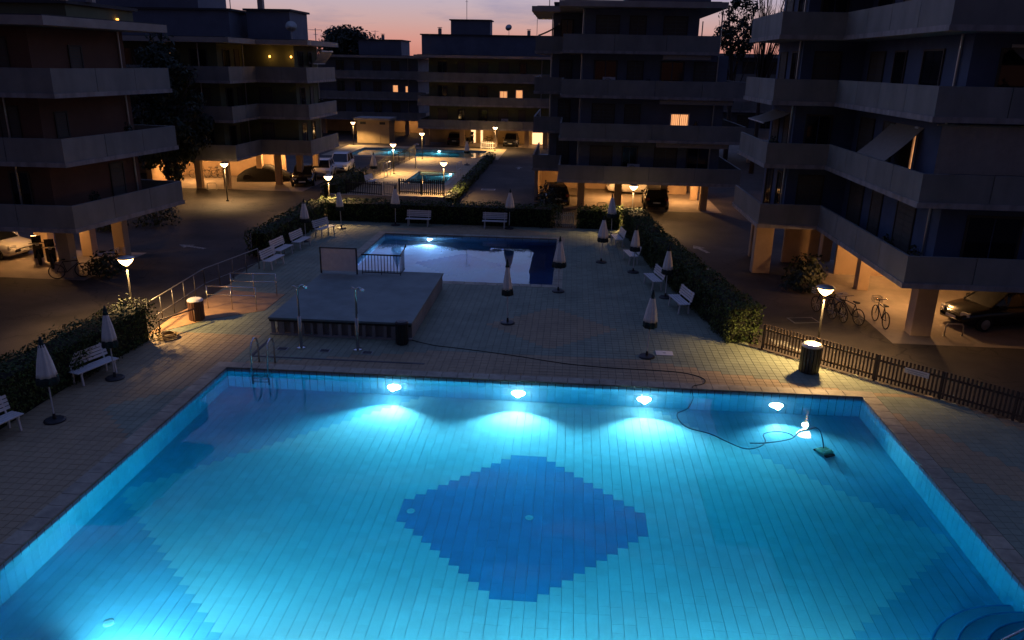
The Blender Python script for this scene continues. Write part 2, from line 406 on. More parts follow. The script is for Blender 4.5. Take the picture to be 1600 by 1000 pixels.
def coping(parent, x0, x1, y0, y1, wid=.45, step=.5):
    """stone edge pieces with a dark rounded lip, each piece its own part"""
    sh = {}
    def piece(cx, cy, lx, ly):
        k = (round(lx,3), round(ly,3))
        if k not in sh:
            o = MB().box(-lx/2,lx/2,-ly/2,ly/2,-.05,.012).build('coping_stone', COPING, parent, bevel=.01); sh[k] = o
        else:
            o = sh[k].copy(); COL.objects.link(o)
        o.location = (cx, cy, rnd.uniform(-.002,.002))
    n = max(1, round((x1-x0)/step)); s = (x1-x0)/n
    for i in range(n):
        for yc in (y0-wid/2+.03, y1+wid/2-.03): piece(x0+s*(i+.5), yc, s-.012, wid)
    n = max(1, round((y1-y0+2*wid-.06)/step)); s = (y1-y0+2*wid-.06)/n
    for i in range(n):
        for xc in (x0-wid/2+.03-.01, x1+wid/2-.03+.01): piece(xc, y0-wid+.03+s*(i+.5), wid, s-.012)
    b = MB()
    b.box(x0-.05,x1+.05,y1+.001,y1+.06,WZ-.1,-.052).box(x0-.05,x1+.05,y0-.06,y0-.001,WZ-.1,-.052)
    b.box(x0-.06,x0-.001,y0,y1,WZ-.1,-.052).box(x1+.001,x1+.06,y0,y1,WZ-.1,-.052)
    b.build('overflow_edge', LIP, parent)

def basin(name, x0, x1, y0, y1, fz, T_, pattern, wallcol, wkey, limit, wt):
    b = MB()
    o = .03
    b.add([(x0-o,y0-o,fz-o),(x1+o,y0-o,fz-o),(x1+o,y1+o,fz-o),(x0-o,y1+o,fz-o)], [(0,1,2,3)])
    for a, c in (((x0-o,y0-o),(x1+o,y0-o)),((x1+o,y0-o),(x1+o,y1+o)),((x1+o,y1+o),(x0-o,y1+o)),((x0-o,y1+o),(x0-o,y0-o))):
        b.add([(a[0],a[1],fz-o),(c[0],c[1],fz-o),(c[0],c[1],-.02),(a[0],a[1],-.02)], [(0,3,2,1)])
    root = struct(b.build(name, PGROUT))
    cols = {'w': (.54,.74,.80), 'b': (.26,.56,.73), 'd': (.001,.31,.60), 'l': wallcol, 'p': (.36,.44,.56), 'q': (.15,.22,.40)}
    cx0, cy0 = (x0+x1)/2, (y0+y1)/2
    items = []
    nx = int((x1-x0)/2/T_)+1; ny = int((y1-y0)/2/T_)+1
    for i in range(-nx, nx):
        for j in range(-ny, ny):
            xa, xb = max(x0, cx0+i*T_), min(x1, cx0+(i+1)*T_); ya, yb = max(y0, cy0+j*T_), min(y1, cy0+(j+1)*T_)
            if xb-xa < .02 or yb-ya < .02: continue
            k = pattern(i+.5, j+.5); q = rnd.uniform(.95, 1.05)
            items.append((((xa+xb)/2,(ya+yb)/2,fz+rnd.uniform(-.001,.001)), X_, Y_, Z_, (xb-xa)/2-(.0008 if k == 'd' else .0023), (yb-ya)/2-.0003, k, tuple(v*q for v in cols[k])))
    tiles(root, items, {'w': TW, 'b': TB, 'd': TD, 'p': TP, 'q': TQ}, TMIX, 'floor_tile', limit)
    items = []
    rows = max(1, round((-.05-fz)/.48)); hh = (-.02-fz)/rows
    for side in ('n','w','e','s'):
        ln = (x1-x0) if side in 'ns' else (y1-y0); n = max(1, round(ln/wt)); s = ln/n
        for i in range(n):
            for r in range(rows):
                u = s*(i+.5); z = fz+hh*(r+.5); q = rnd.uniform(.94, 1.06); cc = tuple(v*q for v in wallcol)
                if side == 'n': items.append(((x0+u,y1+.0,z), X_, Z_, (0,-1,0), s/2-.006, hh/2-.004, 'l', cc))
                if side == 's': items.append(((x0+u,y0,z), X_, Z_, (0,1,0), s/2-.006, hh/2-.004, 'l', cc))
                if side == 'w': items.append(((x0,y0+u,z), Y_, Z_, (1,0,0), s/2-.006, hh/2-.004, 'l', cc))
                if side == 'e': items.append(((x1,y0+u,z), Y_, Z_, (-1,0,0), s/2-.006, hh/2-.004, 'l', cc))
    tiles(root, items, {'l': TWALL}, TMIX, 'wall_tile', limit)
    return root

def pat_main(i, j):
    a, b_ = abs(i), abs(j)
    if a < 12 and b_ < 12 and a+b_ < 13.2: return 'd'
    return 'w' if a+b_ < 40.8 else 'b'
pool = basin('pool_basin', PX0, PX1, PY0, PY1, FZ, .25, pat_main, (.40,.66,.76), 'l', 300, .25)
coping(pool, PX0, PX1, PY0, PY1)
wb = MB().box(PX0-.028, PX1+.028, PY0-.028, PY1+.028, FZ-.028, WZ).build('pool_water', water_mat('water_main', scat=0.003)); struct(wb)

def pat_q(i, j):
    a, b_ = abs(i), abs(j)
    return 'q' if a+b_ < 9.5 else 'p'
pool2 = basin('pool_basin', QX0, QX1, QY0, QY1, -1.25, .25, pat_q, (.40,.66,.76), 'l', 120, .5)
coping(pool2, QX0, QX1, QY0, QY1)
struct(MB().box(QX0-.028, QX1+.028, QY0-.028, QY1+.028, -1.278, WZ).build('pool_water', water_mat('water_second', .5, (.35,.72,.96))))
pool3 = basin('pool_basin', KX0, KX1, KY0, KY1, -.75, .5, lambda i, j: 'w', (.40,.66,.76), 'l', 40, 1.0)
coping(pool3, KX0, KX1, KY0, KY1, step=.8)
struct(MB().box(KX0-.028, KX1+.028, KY0-.028, KY1+.028, -.778, WZ).build('pool_water', water_mat('water_small')))
pool4 = basin('pool_basin', TX0, TX1, TY0, TY1, -1.4, .5, lambda i, j: 'w', (.40,.66,.76), 'l', 40, 1.0)
coping(pool4, TX0, TX1, TY0, TY1, step=.8)
struct(MB().box(TX0-.028, TX1+.028, TY0-.028, TY1+.028, -1.428, WZ).build('pool_water', water_mat('water_far')))
# paved surround of the far pools
for nm, (a,b_,c,d), h in (('far_deck', (-17.2,-9.0,55.2,82.0), [(KX0-.37,KX1+.37,KY0-.37,KY1+.37)]), ('far_deck', (-26.5,-7.6,82.0,93.0), [(TX0-.37,TX1+.37,TY0-.37,TY1+.37)])):
    sheet(nm, mat('far_pavers', (.34,.27,.17), .8, noise=.25, nscale=1.5), a, b_, c, d, -.012, h)

# ------------------------------------------------------------------ underwater lamps
def pool_lamp(x, y, z, facing, power, label, lens=LENS, spot=118, colr=(.86,.96,1.0), r=.21):
    t = thing('underwater_lamp', label, 'pool lamp', (x, y, z), 0, 'lamps set in the pool walls')
    MB().torus((0,0,0), (0,1,0), r+.02, .022, 20, 6).build('rim', STEEL, t, smooth=True)
    MB().lathe([(r+.01,-.0),(r*.98,.05),(r*.8,.10),(r*.5,.14),(.03,.155)], 18).build('lens', lens, t, smooth=True).rotation_euler = (R(90*(1 if facing < 0 else -1)),0,0)
    light('underwater_beam', 'SPOT', (0, .24*facing, 0), power, colr, t, .06, (R(-90 if facing < 0 else 90), 0, 0) if False else ((R(-90),0,0) if facing < 0 else (R(90),0,0)), spot_size=R(spot), spot_blend=.65)
    return t
PW = 800
for x, k, lb, ln in ((-5.4, 1.0, 'leftmost bright round lamp in the far wall of the large pool', LENS), (-1.37, 1.15, 'second bright lamp from the left in the far pool wall', LENS),
                     (2.62, 1.05, 'third bright lamp from the left in the far pool wall', LENS), (6.72, .5, 'rightmost and dimmer lamp in the far pool wall, near the reflected street lamp', LENSB)):
    pool_lamp(x, PY1-.03, -.80, -1, PW*k, lb, ln)
for x, k, lb in ((-7.7, 1.0, 'lamp in the near pool wall left of the others'), (-4.6, .44, 'lamp in the near pool wall left of the dark blue diamond'), (-1.5, .44, 'lamp in the near pool wall straight below the dark blue diamond'), (1.6, .44, 'lamp in the near pool wall right of the dark blue diamond'), (4.8, .40, 'added unseen fill lamp in the near pool wall beside the rounded steps')):  # last lamp, by the steps, is added to brighten the pool's right half
    pool_lamp(x, PY0+.03, -.80, 1, PW*k, lb)
pool_lamp(-8.05, QY1-.03, -.62, -1, 700, 'single bright lamp in the far wall of the second pool', LENS, r=.13, colr=(.75,.85,1))
pool_lamp(-11.0, KY1-.03, -.40, -1, 120, 'lamp in the far wall of the small far pool', LENSB, r=.12)
pool_lamp(-20.6, TY1-.03, -.6, -1, 260, 'left lamp in the distant long pool', LENS, r=.14)
pool_lamp(-15.2, TY1-.03, -.6, -1, 260, 'right lamp in the distant long pool', LENS, r=.14)

# ------------------------------------------------------------------ buildings
def offset(poly, d):
    n = len(poly); out = []
    for i in range(n):
        p0, p1, p2 = Vector(poly[i-1]), Vector(poly[i]), Vector(poly[(i+1) % n])
        a = (p1-p0).normalized(); b = (p2-p1).normalized()
        n1 = Vector((-a.y, a.x)); n2 = Vector((-b.y, b.x)); m = (n1+n2); m = m/m.length_squared*2 if m.length > 1e-4 else n1
        out.append(tuple(p1 + m*d))
    return out
def lerp(a, b, t): return (a[0]+(b[0]-a[0])*t, a[1]+(b[1]-a[1])*t)

FRAME = mat('brown_window_frame', (.07,.06,.05), .6)
class Building:
    def __init__(s, name, label, outer, wall, edges, nf, zb, storey, wmat, panel=2.3, ph=1.08, alt=None):
        s.o = (sum(p[0] for p in outer)/len(outer), sum(p[1] for p in outer)/len(outer), 0)
        s.root = thing(name, label, 'building', s.o)
        s.outer, s.wallp, s.zb, s.st, s.nf, s.wm = outer, wall, zb, storey, nf, wmat
        i5, i15 = offset(outer, .05), offset(outer, .15); nn = len(outer)
        for k in range(nf):
            z = zb + k*storey
            if alt and k in alt:
                outer, wall = alt[k]; i5, i15 = offset(outer, .05), offset(outer, .15); s.outer = outer
            s.part(MB().prism(outer, z-.02, z+.16), 'floor_slab', SLABM)
            s.part(MB().prism(wall, z+.161, z+storey-.021), 'wall', wmat)
            for e in edges:
                if k == 0 and math.dist(i5[e], i5[(e+1) % nn]) > 4:
                    dq = lerp(wall[e], wall[(e+1) % nn], .93); dd = (Vector(wall[(e+1) % nn])-Vector(wall[e])).normalized(); dp = (dq[0]+dd.y*.07, dq[1]-dd.x*.07)
                    for kk in range(nf): s.part(MB().tube([(dp[0],dp[1],zb+kk*storey+.165),(dp[0],dp[1],zb+(kk+1)*storey-.025)], .045, 8), 'drainpipe', GALV)
                a, b = i5[e], i5[(e+1) % nn]; c, d = i15[e], i15[(e+1) % nn]
                ln = math.dist(a, b); n = max(1, round(ln/panel))
                for j in range(n):
                    t0, t1 = j/n + (.012/ln if j else 0), (j+1)/n - (.012/ln if j < n-1 else 0)
                    q = [lerp(a,b,t0), lerp(a,b,t1), lerp(c,d,t1), lerp(c,d,t0)]
                    s.part(MB().prism(q, z+.162, z+ph), 'parapet_panel', PARA)
        s.zr = zb + nf*storey
    def part(s, mb, name, m, parent=None, **k): return mb.build(name, m, parent or s.root, off=s.o, **k)
    def roof(s, poly=None, th=.34, ov=.25):
        poly = poly or s.outer
        r = s.part(MB().prism(offset(poly, -ov), s.zr, s.zr+th), 'roof', ROOFE)
        s.part(MB().prism(offset(poly, .1), s.zr+th+.003, s.zr+th+.05), 'roof_covering', FELT); s.rz = s.zr+th
        return r
    def block(s, x0, x1, y0, y1, z0, z1, name, m, cap=True):
        b = s.part(MB().box(x0,x1,y0,y1,z0,z1-.14 if cap else z1), name, m)
        if cap: s.part(MB().box(x0-.18,x1+.18,y0-.18,y1+.18,z1-.139,z1), 'roof_cap', FELT)
        return b
    def window(s, e, dist, wid, k, z0=.16, h=2.1, kind='glass', bars=1):
        a, b = Vector(s.wallp[e]), Vector(s.wallp[(e+1) % len(s.wallp)]); d = (b-a).normalized(); nrm = Vector((d.y, -d.x))
        z = s.zb + k*s.st + z0 + .01
        def pt(u, off, zz): p = a + d*u + nrm*off; return Vector((p.x, p.y, zz))
        D3, N3 = Vector((d.x,d.y,0)), Vector((nrm.x,nrm.y,0))
        fr = MB(); f = .07
        for u0, u1, za, zb_ in ((dist,dist+f,z,z+h),(dist+wid-f,dist+wid,z,z+h),(dist+f,dist+wid-f,z,z+f),(dist+f,dist+wid-f,z+h-f,z+h)):
            fr.obox(pt((u0+u1)/2, .03, (za+zb_)/2), D3, N3, Z_, (u1-u0)/2, .03, (zb_-za)/2)
        fo = s.part(fr, 'window', FRAME if kind not in ('lit','door') else WHITE)
        m = {'glass': GLASS, 'shutter': SHUT, 'lit': LITW, 'door': LITD}[kind]
        n = bars+1; pw = (wid-2*f)/n
        for i in range(n):
            q = MB()
            if kind == 'shutter':
                ns = 9
                for r in range(ns):
                    zz = z+f+(h-2*f)*(r+.5)/ns
                    q.obox(pt(dist+f+pw*(i+.5), .022, zz), D3, N3, Z_, pw/2-.01, .012, (h-2*f)/ns/2-.006)
                s.part(q, 'shutter', m, fo)
            else:
                q.obox(pt(dist+f+pw*(i+.5), .012, z+h/2), D3, N3, Z_, pw/2-.025, .008, h/2-f)
                s.part(q, 'pane', m, fo)
        return fo
    def windows_auto(s, e, start, step, wid, floors, seed, skip=()):
        a, b = s.wallp[e], s.wallp[(e+1) % len(s.wallp)]; ln = math.dist(a, b); r_ = random.Random(seed)
        for k in floors:
            u = start; j = 0
            while u+wid < ln-.2:
                if (k, j) not in skip: s.window(e, u, wid*(.7 if j % 3 == 1 else 1), k, kind='shutter' if r_.random() < .5 else 'glass')
                u += step; j += 1
    def pier(s, x, y, wx=.5, wy=.5, z0=-.03, m=None):
        return s.part(MB().box(x-wx/2,x+wx/2,y-wy/2,y+wy/2,z0,s.zb-.021), 'pier', m or W_PIL, bevel=.015)
    def gwall(s, x0, x1, y0, y1, m=None):
        return s.part(MB().box(x0,x1,y0,y1,-.03,s.zb-.021), 'ground_floor_wall', m or W_PIL)
    def chimney(s, x, y, z, h=.8, w_=.32):
        s.part(MB().box(x-w_/2,x+w_/2,y-w_/2,y+w_/2,z,z+h).box(x-w_/2-.06,x+w_/2+.06,y-w_/2-.06,y+w_/2+.06,z+h+.08,z+h+.14).box(x-.05,x+.05,y-.05,y+.05,z+h,z+h+.08), 'chimney', ROOFE)
def antenna(x, y, z, h, label):
    t = thing('antenna', label, 'antenna', (x,y,z), rnd.uniform(-.5,.5))
    MB().tube([(0,0,0),(0,0,h)], .035, 6).build('mast', GALV, t)
    b = MB(); b.tube([(-.5,0,h-.12),(.5,0,h-.12)], .02, 5)
    for i in range(6): b.tube([(-.45+i*.18,-.32+i*.02,h-.12),(-.45+i*.18,.32-i*.02,h-.12)], .014, 4)
    b.tube([(0,-.3,h-.45),(0,.3,h-.45)], .018, 5)
    b.build('aerial', GALV, t)
def ceiling_lamp(x, y, z, power, label, r=.25):
    t = thing('ceiling_lamp', label, 'ceiling lamp', (x,y,z), 0, 'lamps under the raised buildings')
    MB().box(-.32,.32,-.09,.09,-.05,-.004).build('housing', WHITE, t)
    MB().box(-.29,.29,-.06,.06,-.085,-.051).build('diffuser', CEIL, t)
    light('garage_light', 'POINT', (0,0,-.32), power, (1.0,.50,.17), t, .12)

# --- right, near: blue block with stepped balconies
OE = [(8.63,36.0),(11.3,36.0),(11.3,26.2),(27,26.2),(27,42),(8.63,42)]
WE = [(10.1,37.5),(12.8,37.5),(12.8,27.7),(26.9,27.7),(26.9,41.9),(10.1,41.9)]
E_ = Building('apartment_building', 'near blue apartment block at the right with stepped pale balconies on thick piers', OE, WE, [0,1,2,5], 4, 2.65, 2.72, W_BL, 2.4)
E_.roof()
E_.windows_auto(0, .5, 1.5, 1.2, (0,1,2,3), 3); E_.windows_auto(1, .8, 2.7, 1.7, (0,1,2,3), 4, skip=((1,2),))
E_.windows_auto(2, .9, 3.0, 1.9, (0,1,2,3), 5); E_.windows_auto(5, .6, 2.2, 1.3, (0,1,2,3), 6)
E_.window(1, 6.6, .32, 1, kind='lit', bars=0)
for x, y, wx, wy in ((13.6,29.5,.75,.6),(13.6,35.8,.5,.5),(9.55,38.3,.85,.5),(19.5,29.5,.75,.6),(13.6,41.4,.5,.5),(20,36,.5,.5)): E_.pier(x, y, wx, wy)
E_.gwall(9.75, 10.5, 43.2-1.6, 41.95); E_.gwall(13.2, 26, 38.4, 38.6); E_.gwall(11.2, 13.0, 40.6, 40.8)
# open awning, drop curtain and side screens on its second floor
def awning(x0, x1, y0, y1, z0, z1, axis, label, m=AWN):
    t = thing('awning', label, 'awning', (x0,y0,z0)); n = 7; b = MB()
    for i in range(n):
        u0, u1 = i/n, (i+1)/n; sag = lambda u: -.06*math.sin(math.pi*u)
        if axis == 'x':   # runs along y, falls towards -x
            xa, xb = x1+(x0-x1)*u0, x1+(x0-x1)*u1; za, zb_ = z1+(z0-z1)*u0+sag(u0), z1+(z0-z1)*u1+sag(u1)
            b.add([(xa,y0,za),(xb,y0,zb_),(xb,y1,zb_),(xa,y1,za)], [(0,1,2,3)]); b.add([(xa,y0,za-.012),(xb,y0,zb_-.012),(xb,y1,zb_-.012),(xa,y1,za-.012)], [(3,2,1,0)])
        else:
            ya, yb = y1+(y0-y1)*u0, y1+(y0-y1)*u1; za, zb_ = z1+(z0-z1)*u0+sag(u0), z1+(z0-z1)*u1+sag(u1)
            b.add([(x0,ya,za),(x1,ya,za),(x1,yb,zb_),(x0,yb,zb_)], [(0,1,2,3)]); b.add([(x0,ya,za-.012),(x1,ya,za-.012),(x1,yb,zb_-.012),(x0,yb,zb_-.012)], [(3,2,1,0)])
    b.build('cloth', m, t, off=(x0,y0,z0))
    c = MB()
    if axis == 'x': c.bar((x0,y0,z0-.03),(x0,y1,z0-.03),.05,.05).tube([(x1,y0,z1+.02),(x1,y1,z1+.02)],.06,8)
    else: c.bar((x0,y0,z0-.03),(x1,y0,z0-.03),.05,.05).tube([(x0,y1,z1+.02),(x1,y1,z1+.02)],.06,8)
    c.build('front_bar', WHITE, t, off=(x0,y0,z0)); return t
awning(11.5,12.9,30.2,33.2,6.35,7.75,'x','slanting pale awning lowered over a second floor balcony of the blue block')
cu = MB(); n = 26
for i in range(n):
    xa, xb = 11.75+i*.35, 11.75+(i+1)*.35; f = lambda q: 26.45+.025*math.sin(q*4.1)
    cu.add([(xa,f(xa),6.45),(xb,f(xb),6.45),(xb,f(xb),7.95),(xa,f(xa),7.95)], [(0,1,2,3)]); cu.add([(xa,f(xa)+.012,6.45),(xb,f(xb)+.012,6.45),(xb,f(xb)+.012,7.95),(xa,f(xa)+.012,7.95)], [(3,2,1,0)])
ct = thing('balcony_curtain', 'long grey canvas curtain closing a second floor balcony at the right', 'curtain', (11.75,26.45,6.4))
cu.build('cloth', AWN, ct, off=(11.75,26.45,6.4), smooth=True); MB().tube([(11.6,26.46,7.98),(21,26.46,7.98)],.03,6).build('rail', GALV, ct, off=(11.75,26.45,6.4))
awning(8.9,10.2,38.2,41.5,7.2,7.7,'x','small rolled pale awning at the corner of the blue block'); awning(14,18,26.4,27.7,9.9,10.4,'y','shallow pale awning under the top balcony at the right edge')

# --- centre right: slate block
OD = [(-.85,51),(10.9,51),(10.9,66),(-2.8,66),(-2.8,56.5),(-.85,56.5)]
WD = [(.5,52.4),(9.6,52.4),(9.6,65.8),(-1.6,65.8),(-1.6,57.6),(.5,57.6)]
D_ = Building('apartment_building', 'slate blue apartment block in the centre right with a pair of lit windows', OD, WD, [0,1,3,4,5], 4, 2.31, 2.66, W_SL, 3.0, ph=1.1, alt={3: ([(-.85,51),(8.75,51),(8.75,66),(-2.8,66),(-2.8,56.5),(-.85,56.5)], [(.5,52.4),(7.6,52.4),(7.6,65.8),(-1.6,65.8),(-1.6,57.6),(.5,57.6)])})
D_.roof(); D_.windows_auto(0, .7, 2.1, 1.5, (0,1,2,3), 8, skip=((1,2),(1,3),(3,3)))
D_.window(0, 5.75, 1.25, 1, z0=.75, h=1.0, kind='lit'); D_.windows_auto(4, .5, 1.3, .9, (0,1,2,3), 9)
for k in (1,2,3): D_.part(MB().box(5.4,9.9 if k < 3 else 8.3,51.15,51.5,D_.zb+k*2.66-.30,D_.zb+k*2.66-.04), 'rolled_awning', AWN)
for x in (.8,3.4,6.6,9.4): D_.pier(x, 55.6, .5, .5)
for x in (.8,9.4): D_.pier(x, 60, .5, .5)
D_.gwall(-2.4, 10.7, 64.2, 64.4); D_.gwall(-2.6, -2.35, 57, 66); D_.gwall(7.4, 9.2, 62.5, 62.7)
D_.block(3.3,8.6,55,61,D_.rz+.05,15.0,'penthouse',W_SL); D_.block(-1.4,2.2,57,62,D_.rz+.05,13.6,'penthouse',W_SL)
ceiling_lamp(3.2, 59.2, D_.zb-.021, 480, 'lit ceiling lamp under the slate block, left one'); ceiling_lamp(8.2, 58.6, D_.zb-.021, 440, 'lit ceiling lamp under the slate block, right one')
awning(-2.6,-1.2,57,59,11.5,12.2,'x','ragged awning hanging at the left corner of the slate block')

# --- left, near: terracotta block
OA = [(-42,29.7),(-20.2,30.1),(-19.25,37.6),(-24.5,38.2),(-42,38.2)]
WA = [(-41.9,31.2),(-21.9,31.5),(-20.95,36.8),(-24.6,37.1),(-41.9,37.2)]
A_ = Building('apartment_building', 'near terracotta apartment block at the left edge with white balconies', OA, WA, [0,1,2], 3, 2.62, 2.68, W_OR, 2.5, ph=1.1)
A_.roof(ov=.05); A_.windows_auto(0, 15.6, 2.6, 1.3, (0,1,2), 12); A_.window(1, 2.0, .75, 2, z0=.9, h=1.1, kind='shutter', bars=0)
A_.window(1, 3.4, .9, 0, kind='shutter', bars=0); A_.window(1, .7, .7, 1, z0=.9, h=1.1, kind='shutter', bars=0)
for x, y in ((-22.6,32.8),(-24.05,41.7-5.0),(-27.6,32.8),(-22.2,36.5),(-33,32.8)): A_.pier(x, y, .56, .5)
A_.gwall(-41, -30, 37.0, 37.2); A_.gwall(-26.9, -26.2, 36.7, 37.2)
A_.block(-41,-21.2,33.2,38.4,A_.rz+.05,11.75,'attic',W_GR)
for x, y in ((-24.6,33.4),(-20.9,34.6)): A_.chimney(x, y, 11.75, .35, .28)
ceiling_lamp(14.9, 33.2, E_.zb-.021, 360, 'lit ceiling lamp under the blue block, by the front pier'); ceiling_lamp(15.2, 37.4, E_.zb-.021, 170, 'lit ceiling lamp under the blue block, by the rear wall')
ceiling_lamp(-25.6, 34.9, A_.zb-.021, 190, 'lit ceiling lamp under the terracotta block, by the white car'); 
wl = thing('wall_lamp', 'small lit lamp on the attic wall of the terracotta block', 'wall lamp', (-21.13,36.9,11.15)); MB().lathe([(.03,-.06),(.06,-.04),(.06,.06),(.03,.08)],10).build('shade', BULB, wl)

# --- left, middle: olive block
OB = [(-44,54.5),(-23.7,54.5),(-23.7,59.2),(-19.8,59.2),(-19.8,66.5),(-44,66.5)]
WB = [(-43.9,55.9),(-25.1,55.9),(-25.1,60.6),(-21.2,60.6),(-21.2,66.3),(-43.9,66.3)]
B_ = Building('apartment_building', 'olive apartment block at the left behind the dark tree with two lit wall lamps', OB, WB, [0,1,2,3], 3, 2.6, 2.66, W_GR, 2.6, ph=1.1)
B_.roof(); B_.windows_auto(0, 12, 2.4, 1.3, (0,1,2), 14, skip=((2,1),)); B_.window(0, 15.0, .55, 2, z0=.8, h=1.2, kind='lit', bars=0)
B_.windows_auto(1, .9, 2.0, 1.2, (0,1,2), 15); B_.windows_auto(2, 1.0, 1.8, 1.0, (0,1), 16); B_.windows_auto(3, .8, 2.4, 1.2, (0,1,2), 17)
for x, y in ((-26.4,58.6),(-28.6,58.6),(-32.5,58.6),(-23.4,61.5),(-21.6,61.5),(-25.5,63),(-36,58.6),(-21.6,65.6)): B_.pier(x, y, .45, .45)
B_.gwall(-43, -24.2, 65.4, 65.6); B_.gwall(-33.2, -33.0, 60, 65.3)
B_.block(-36,-25.3,59,64,B_.rz+.05,13.0,'penthouse',W_SL); B_.block(-24.6,-21.3,60.5,64.5,B_.rz+.05,13.1,'penthouse',W_SL); B_.block(-38,-28,60,65,B_.rz+.05,15.2,'stair_tower',W_SL)
B_.chimney(-24.0,62,13.1,.75,.4)
ceiling_lamp(-30.2, 61.5, B_.zb-.021, 650, 'lit ceiling lamp under the olive block, over the parked bicycles'); ceiling_lamp(-24.4, 63.8, B_.zb-.021, 320, 'lit ceiling lamp under the olive block, over the covered car')
for x, e in ((-23.0,60.5),(-21.35,60.5)):
    t = thing('wall_lamp', 'lit globe on the top balcony wall of the olive block, ' + ('left one' if x < -22 else 'right one'), 'wall lamp', (x,e-.1,9.75), 0, 'balcony wall lamps')
    MB().lathe([(.02,-.09),(.06,-.06),(.08,0),(.06,.06),(.02,.085)],12).build('globe', BULB, t, smooth=True); MB().box(-.03,.03,.04,.1,-.05,.05).build('bracket', DARKM, t)
    light('balcony_light', 'POINT', (0,-.16,0), 5, (1,.5,.12), t, .1)
awning(-20.6,-19.9,63.2,66.3,9.3,10.2,'x','short lit orange awning at the top right corner of the olive block')

# --- far centre
OC = [(-18.2,93),(-2.6,93),(-2.6,108),(-18.2,108)]; WC = [(-17.0,94.4),(-2.8,94.4),(-2.8,107.8),(-17.0,107.8)]
C_ = Building('apartment_building', 'far olive apartment block closing the court with lit doorways below', OC, WC, [0,3], 3, 2.1, 2.65, W_GR, 3.4, ph=1.05)
C_.roof(th=.3); C_.windows_auto(0, 1.0, 2.4, 1.2, (0,1,2), 21, skip=((1,4),(1,3)))
C_.window(0, 8.3, 1.0, 1, z0=.6, h=1.15, kind='lit'); C_.window(0, 10.2, .9, 1, z0=.6, h=1.3, kind='lit', bars=0)
for x in (-17.4,-13.2,-9.2,-5.4,-3.2): C_.pier(x, 95.2, .55, .5)
C_.gwall(-18, -2.8, 99.5, 99.7, W_SAND)
C_.block(-19.6,-2.9,104,107.5,C_.rz+.05,12.95,'attic',W_SL); C_.block(-15.9,-10.9,104.4,107.3,12.95,14.75,'penthouse',W_SL); C_.chimney(-17.4,105,12.95,.7,.4); C_.chimney(-6,105,12.95,.6,.4)
for x0, x1, lb in ((-12.7,-12.0,'tall lit doorway of the far block, left one'),(-11.5,-11.1,'narrow lit doorway of the far block beside the tall one'),(-5.0,-3.6,'wide bright lit doorway at the right end of the far block')):
    t = thing('lit_doorway', lb, 'doorway', (x0,99.45,0)); wd = x1-x0
    MB().box(0,.07,-.06,.03,0,2.0).box(wd-.07,wd,-.06,.03,0,2.0).box(.07,wd-.07,-.06,.03,1.93,2.0).build('frame', WHITE, t)
    MB().box(.07,wd-.07,-.02,.02,.02,1.93).build('pane', LITD, t)
ceiling_lamp(-11, 97.5, C_.zb-.021, 60, 'lit ceiling lamp under the far block'); ceiling_lamp(-4.4, 97.3, C_.zb-.021, 90, 'lit ceiling lamp by the wide lit doorway')
OF = [(-40,106),(-19.5,106),(-19.5,118),(-40,118)]; WF = [(-39.9,107.4),(-20.8,107.4),(-20.8,117.8),(-39.9,117.8)]
F_ = Building('apartment_building', 'distant dark apartment block behind the small yellow pump house', OF, WF, [0,1], 3, 2.0, 2.65, W_SL, 3.4, ph=1.05)
F_.roof(th=.3); F_.windows_auto(0, 8.0, 2.5, 1.1, (0,1,2), 25, skip=((1,3),(1,4)))
F_.window(0, 15.6, .8, 1, z0=.7, h=1.2, kind='lit', bars=0); F_.window(0, 17.3, .45, 1, z0=.8, h=1.0, kind='lit', bars=0)
for x in (-38,-34,-30,-26,-22.5,-20): F_.pier(x, 107.8, .5, .5)
F_.gwall(-39,-20,112,112.2); F_.block(-29,-23.2,108.5,114,F_.rz+.05,12.3,'penthouse',W_SL); F_.chimney(-26,110,12.3,.6,.35)
ceiling_lamp(-22.5, 109.8, F_.zb-.021, 110, 'lit ceiling lamp under the distant dark block')
OG = [(10.5,84),(34,84),(34,96),(10.5,96)]; WG = [(11.5,85.2),(33.9,85.2),(33.9,95.9),(11.5,95.9)]
G_ = Building('apartment_building', 'distant dark block seen in the gap between the slate and blue blocks', OG, WG, [0,3], 3, 2.6, 2.66, W_SL, 3.4)
G_.roof(th=.3); G_.windows_auto(0, .8, 2.4, 1.2, (0,1,2), 31)
for x in (11.6,15,19,23,27): G_.pier(x, 86, .5, .5)
for nm_, q_ in (('pavement', (12.2,26.6,28.2,41.5)), ('pavement', (-.4,10.6,54.6,65.6)), ('pavement', (-43,-20.4,58.2,66.0)), ('pavement', (-41,-21.6,32.2,37.6)), ('pavement', (-18,-3,94.6,99.4))):
    sheet(nm_, mat('pavement_concrete', (.24,.20,.165), .85, noise=.22, nscale=.9, bump=.3), *q_, -.024, [])
# block far behind on the right and rooftops
antenna(-14, 105.5, 14.75, 2.6, 'tall television antenna on the far block penthouse'); antenna(-5, 105.5, 12.95, 2.7, 'television antenna on the right end of the far block roof')
antenna(-26.4, 62, 13.0, 1.6, 'thin antenna on the olive block penthouse'); antenna(-27.3, 111, 10.3, 3.2, 'antenna beside the round pine'); antenna(-20.2,63,10.9,1.0,'short antenna on the olive block roof edge')
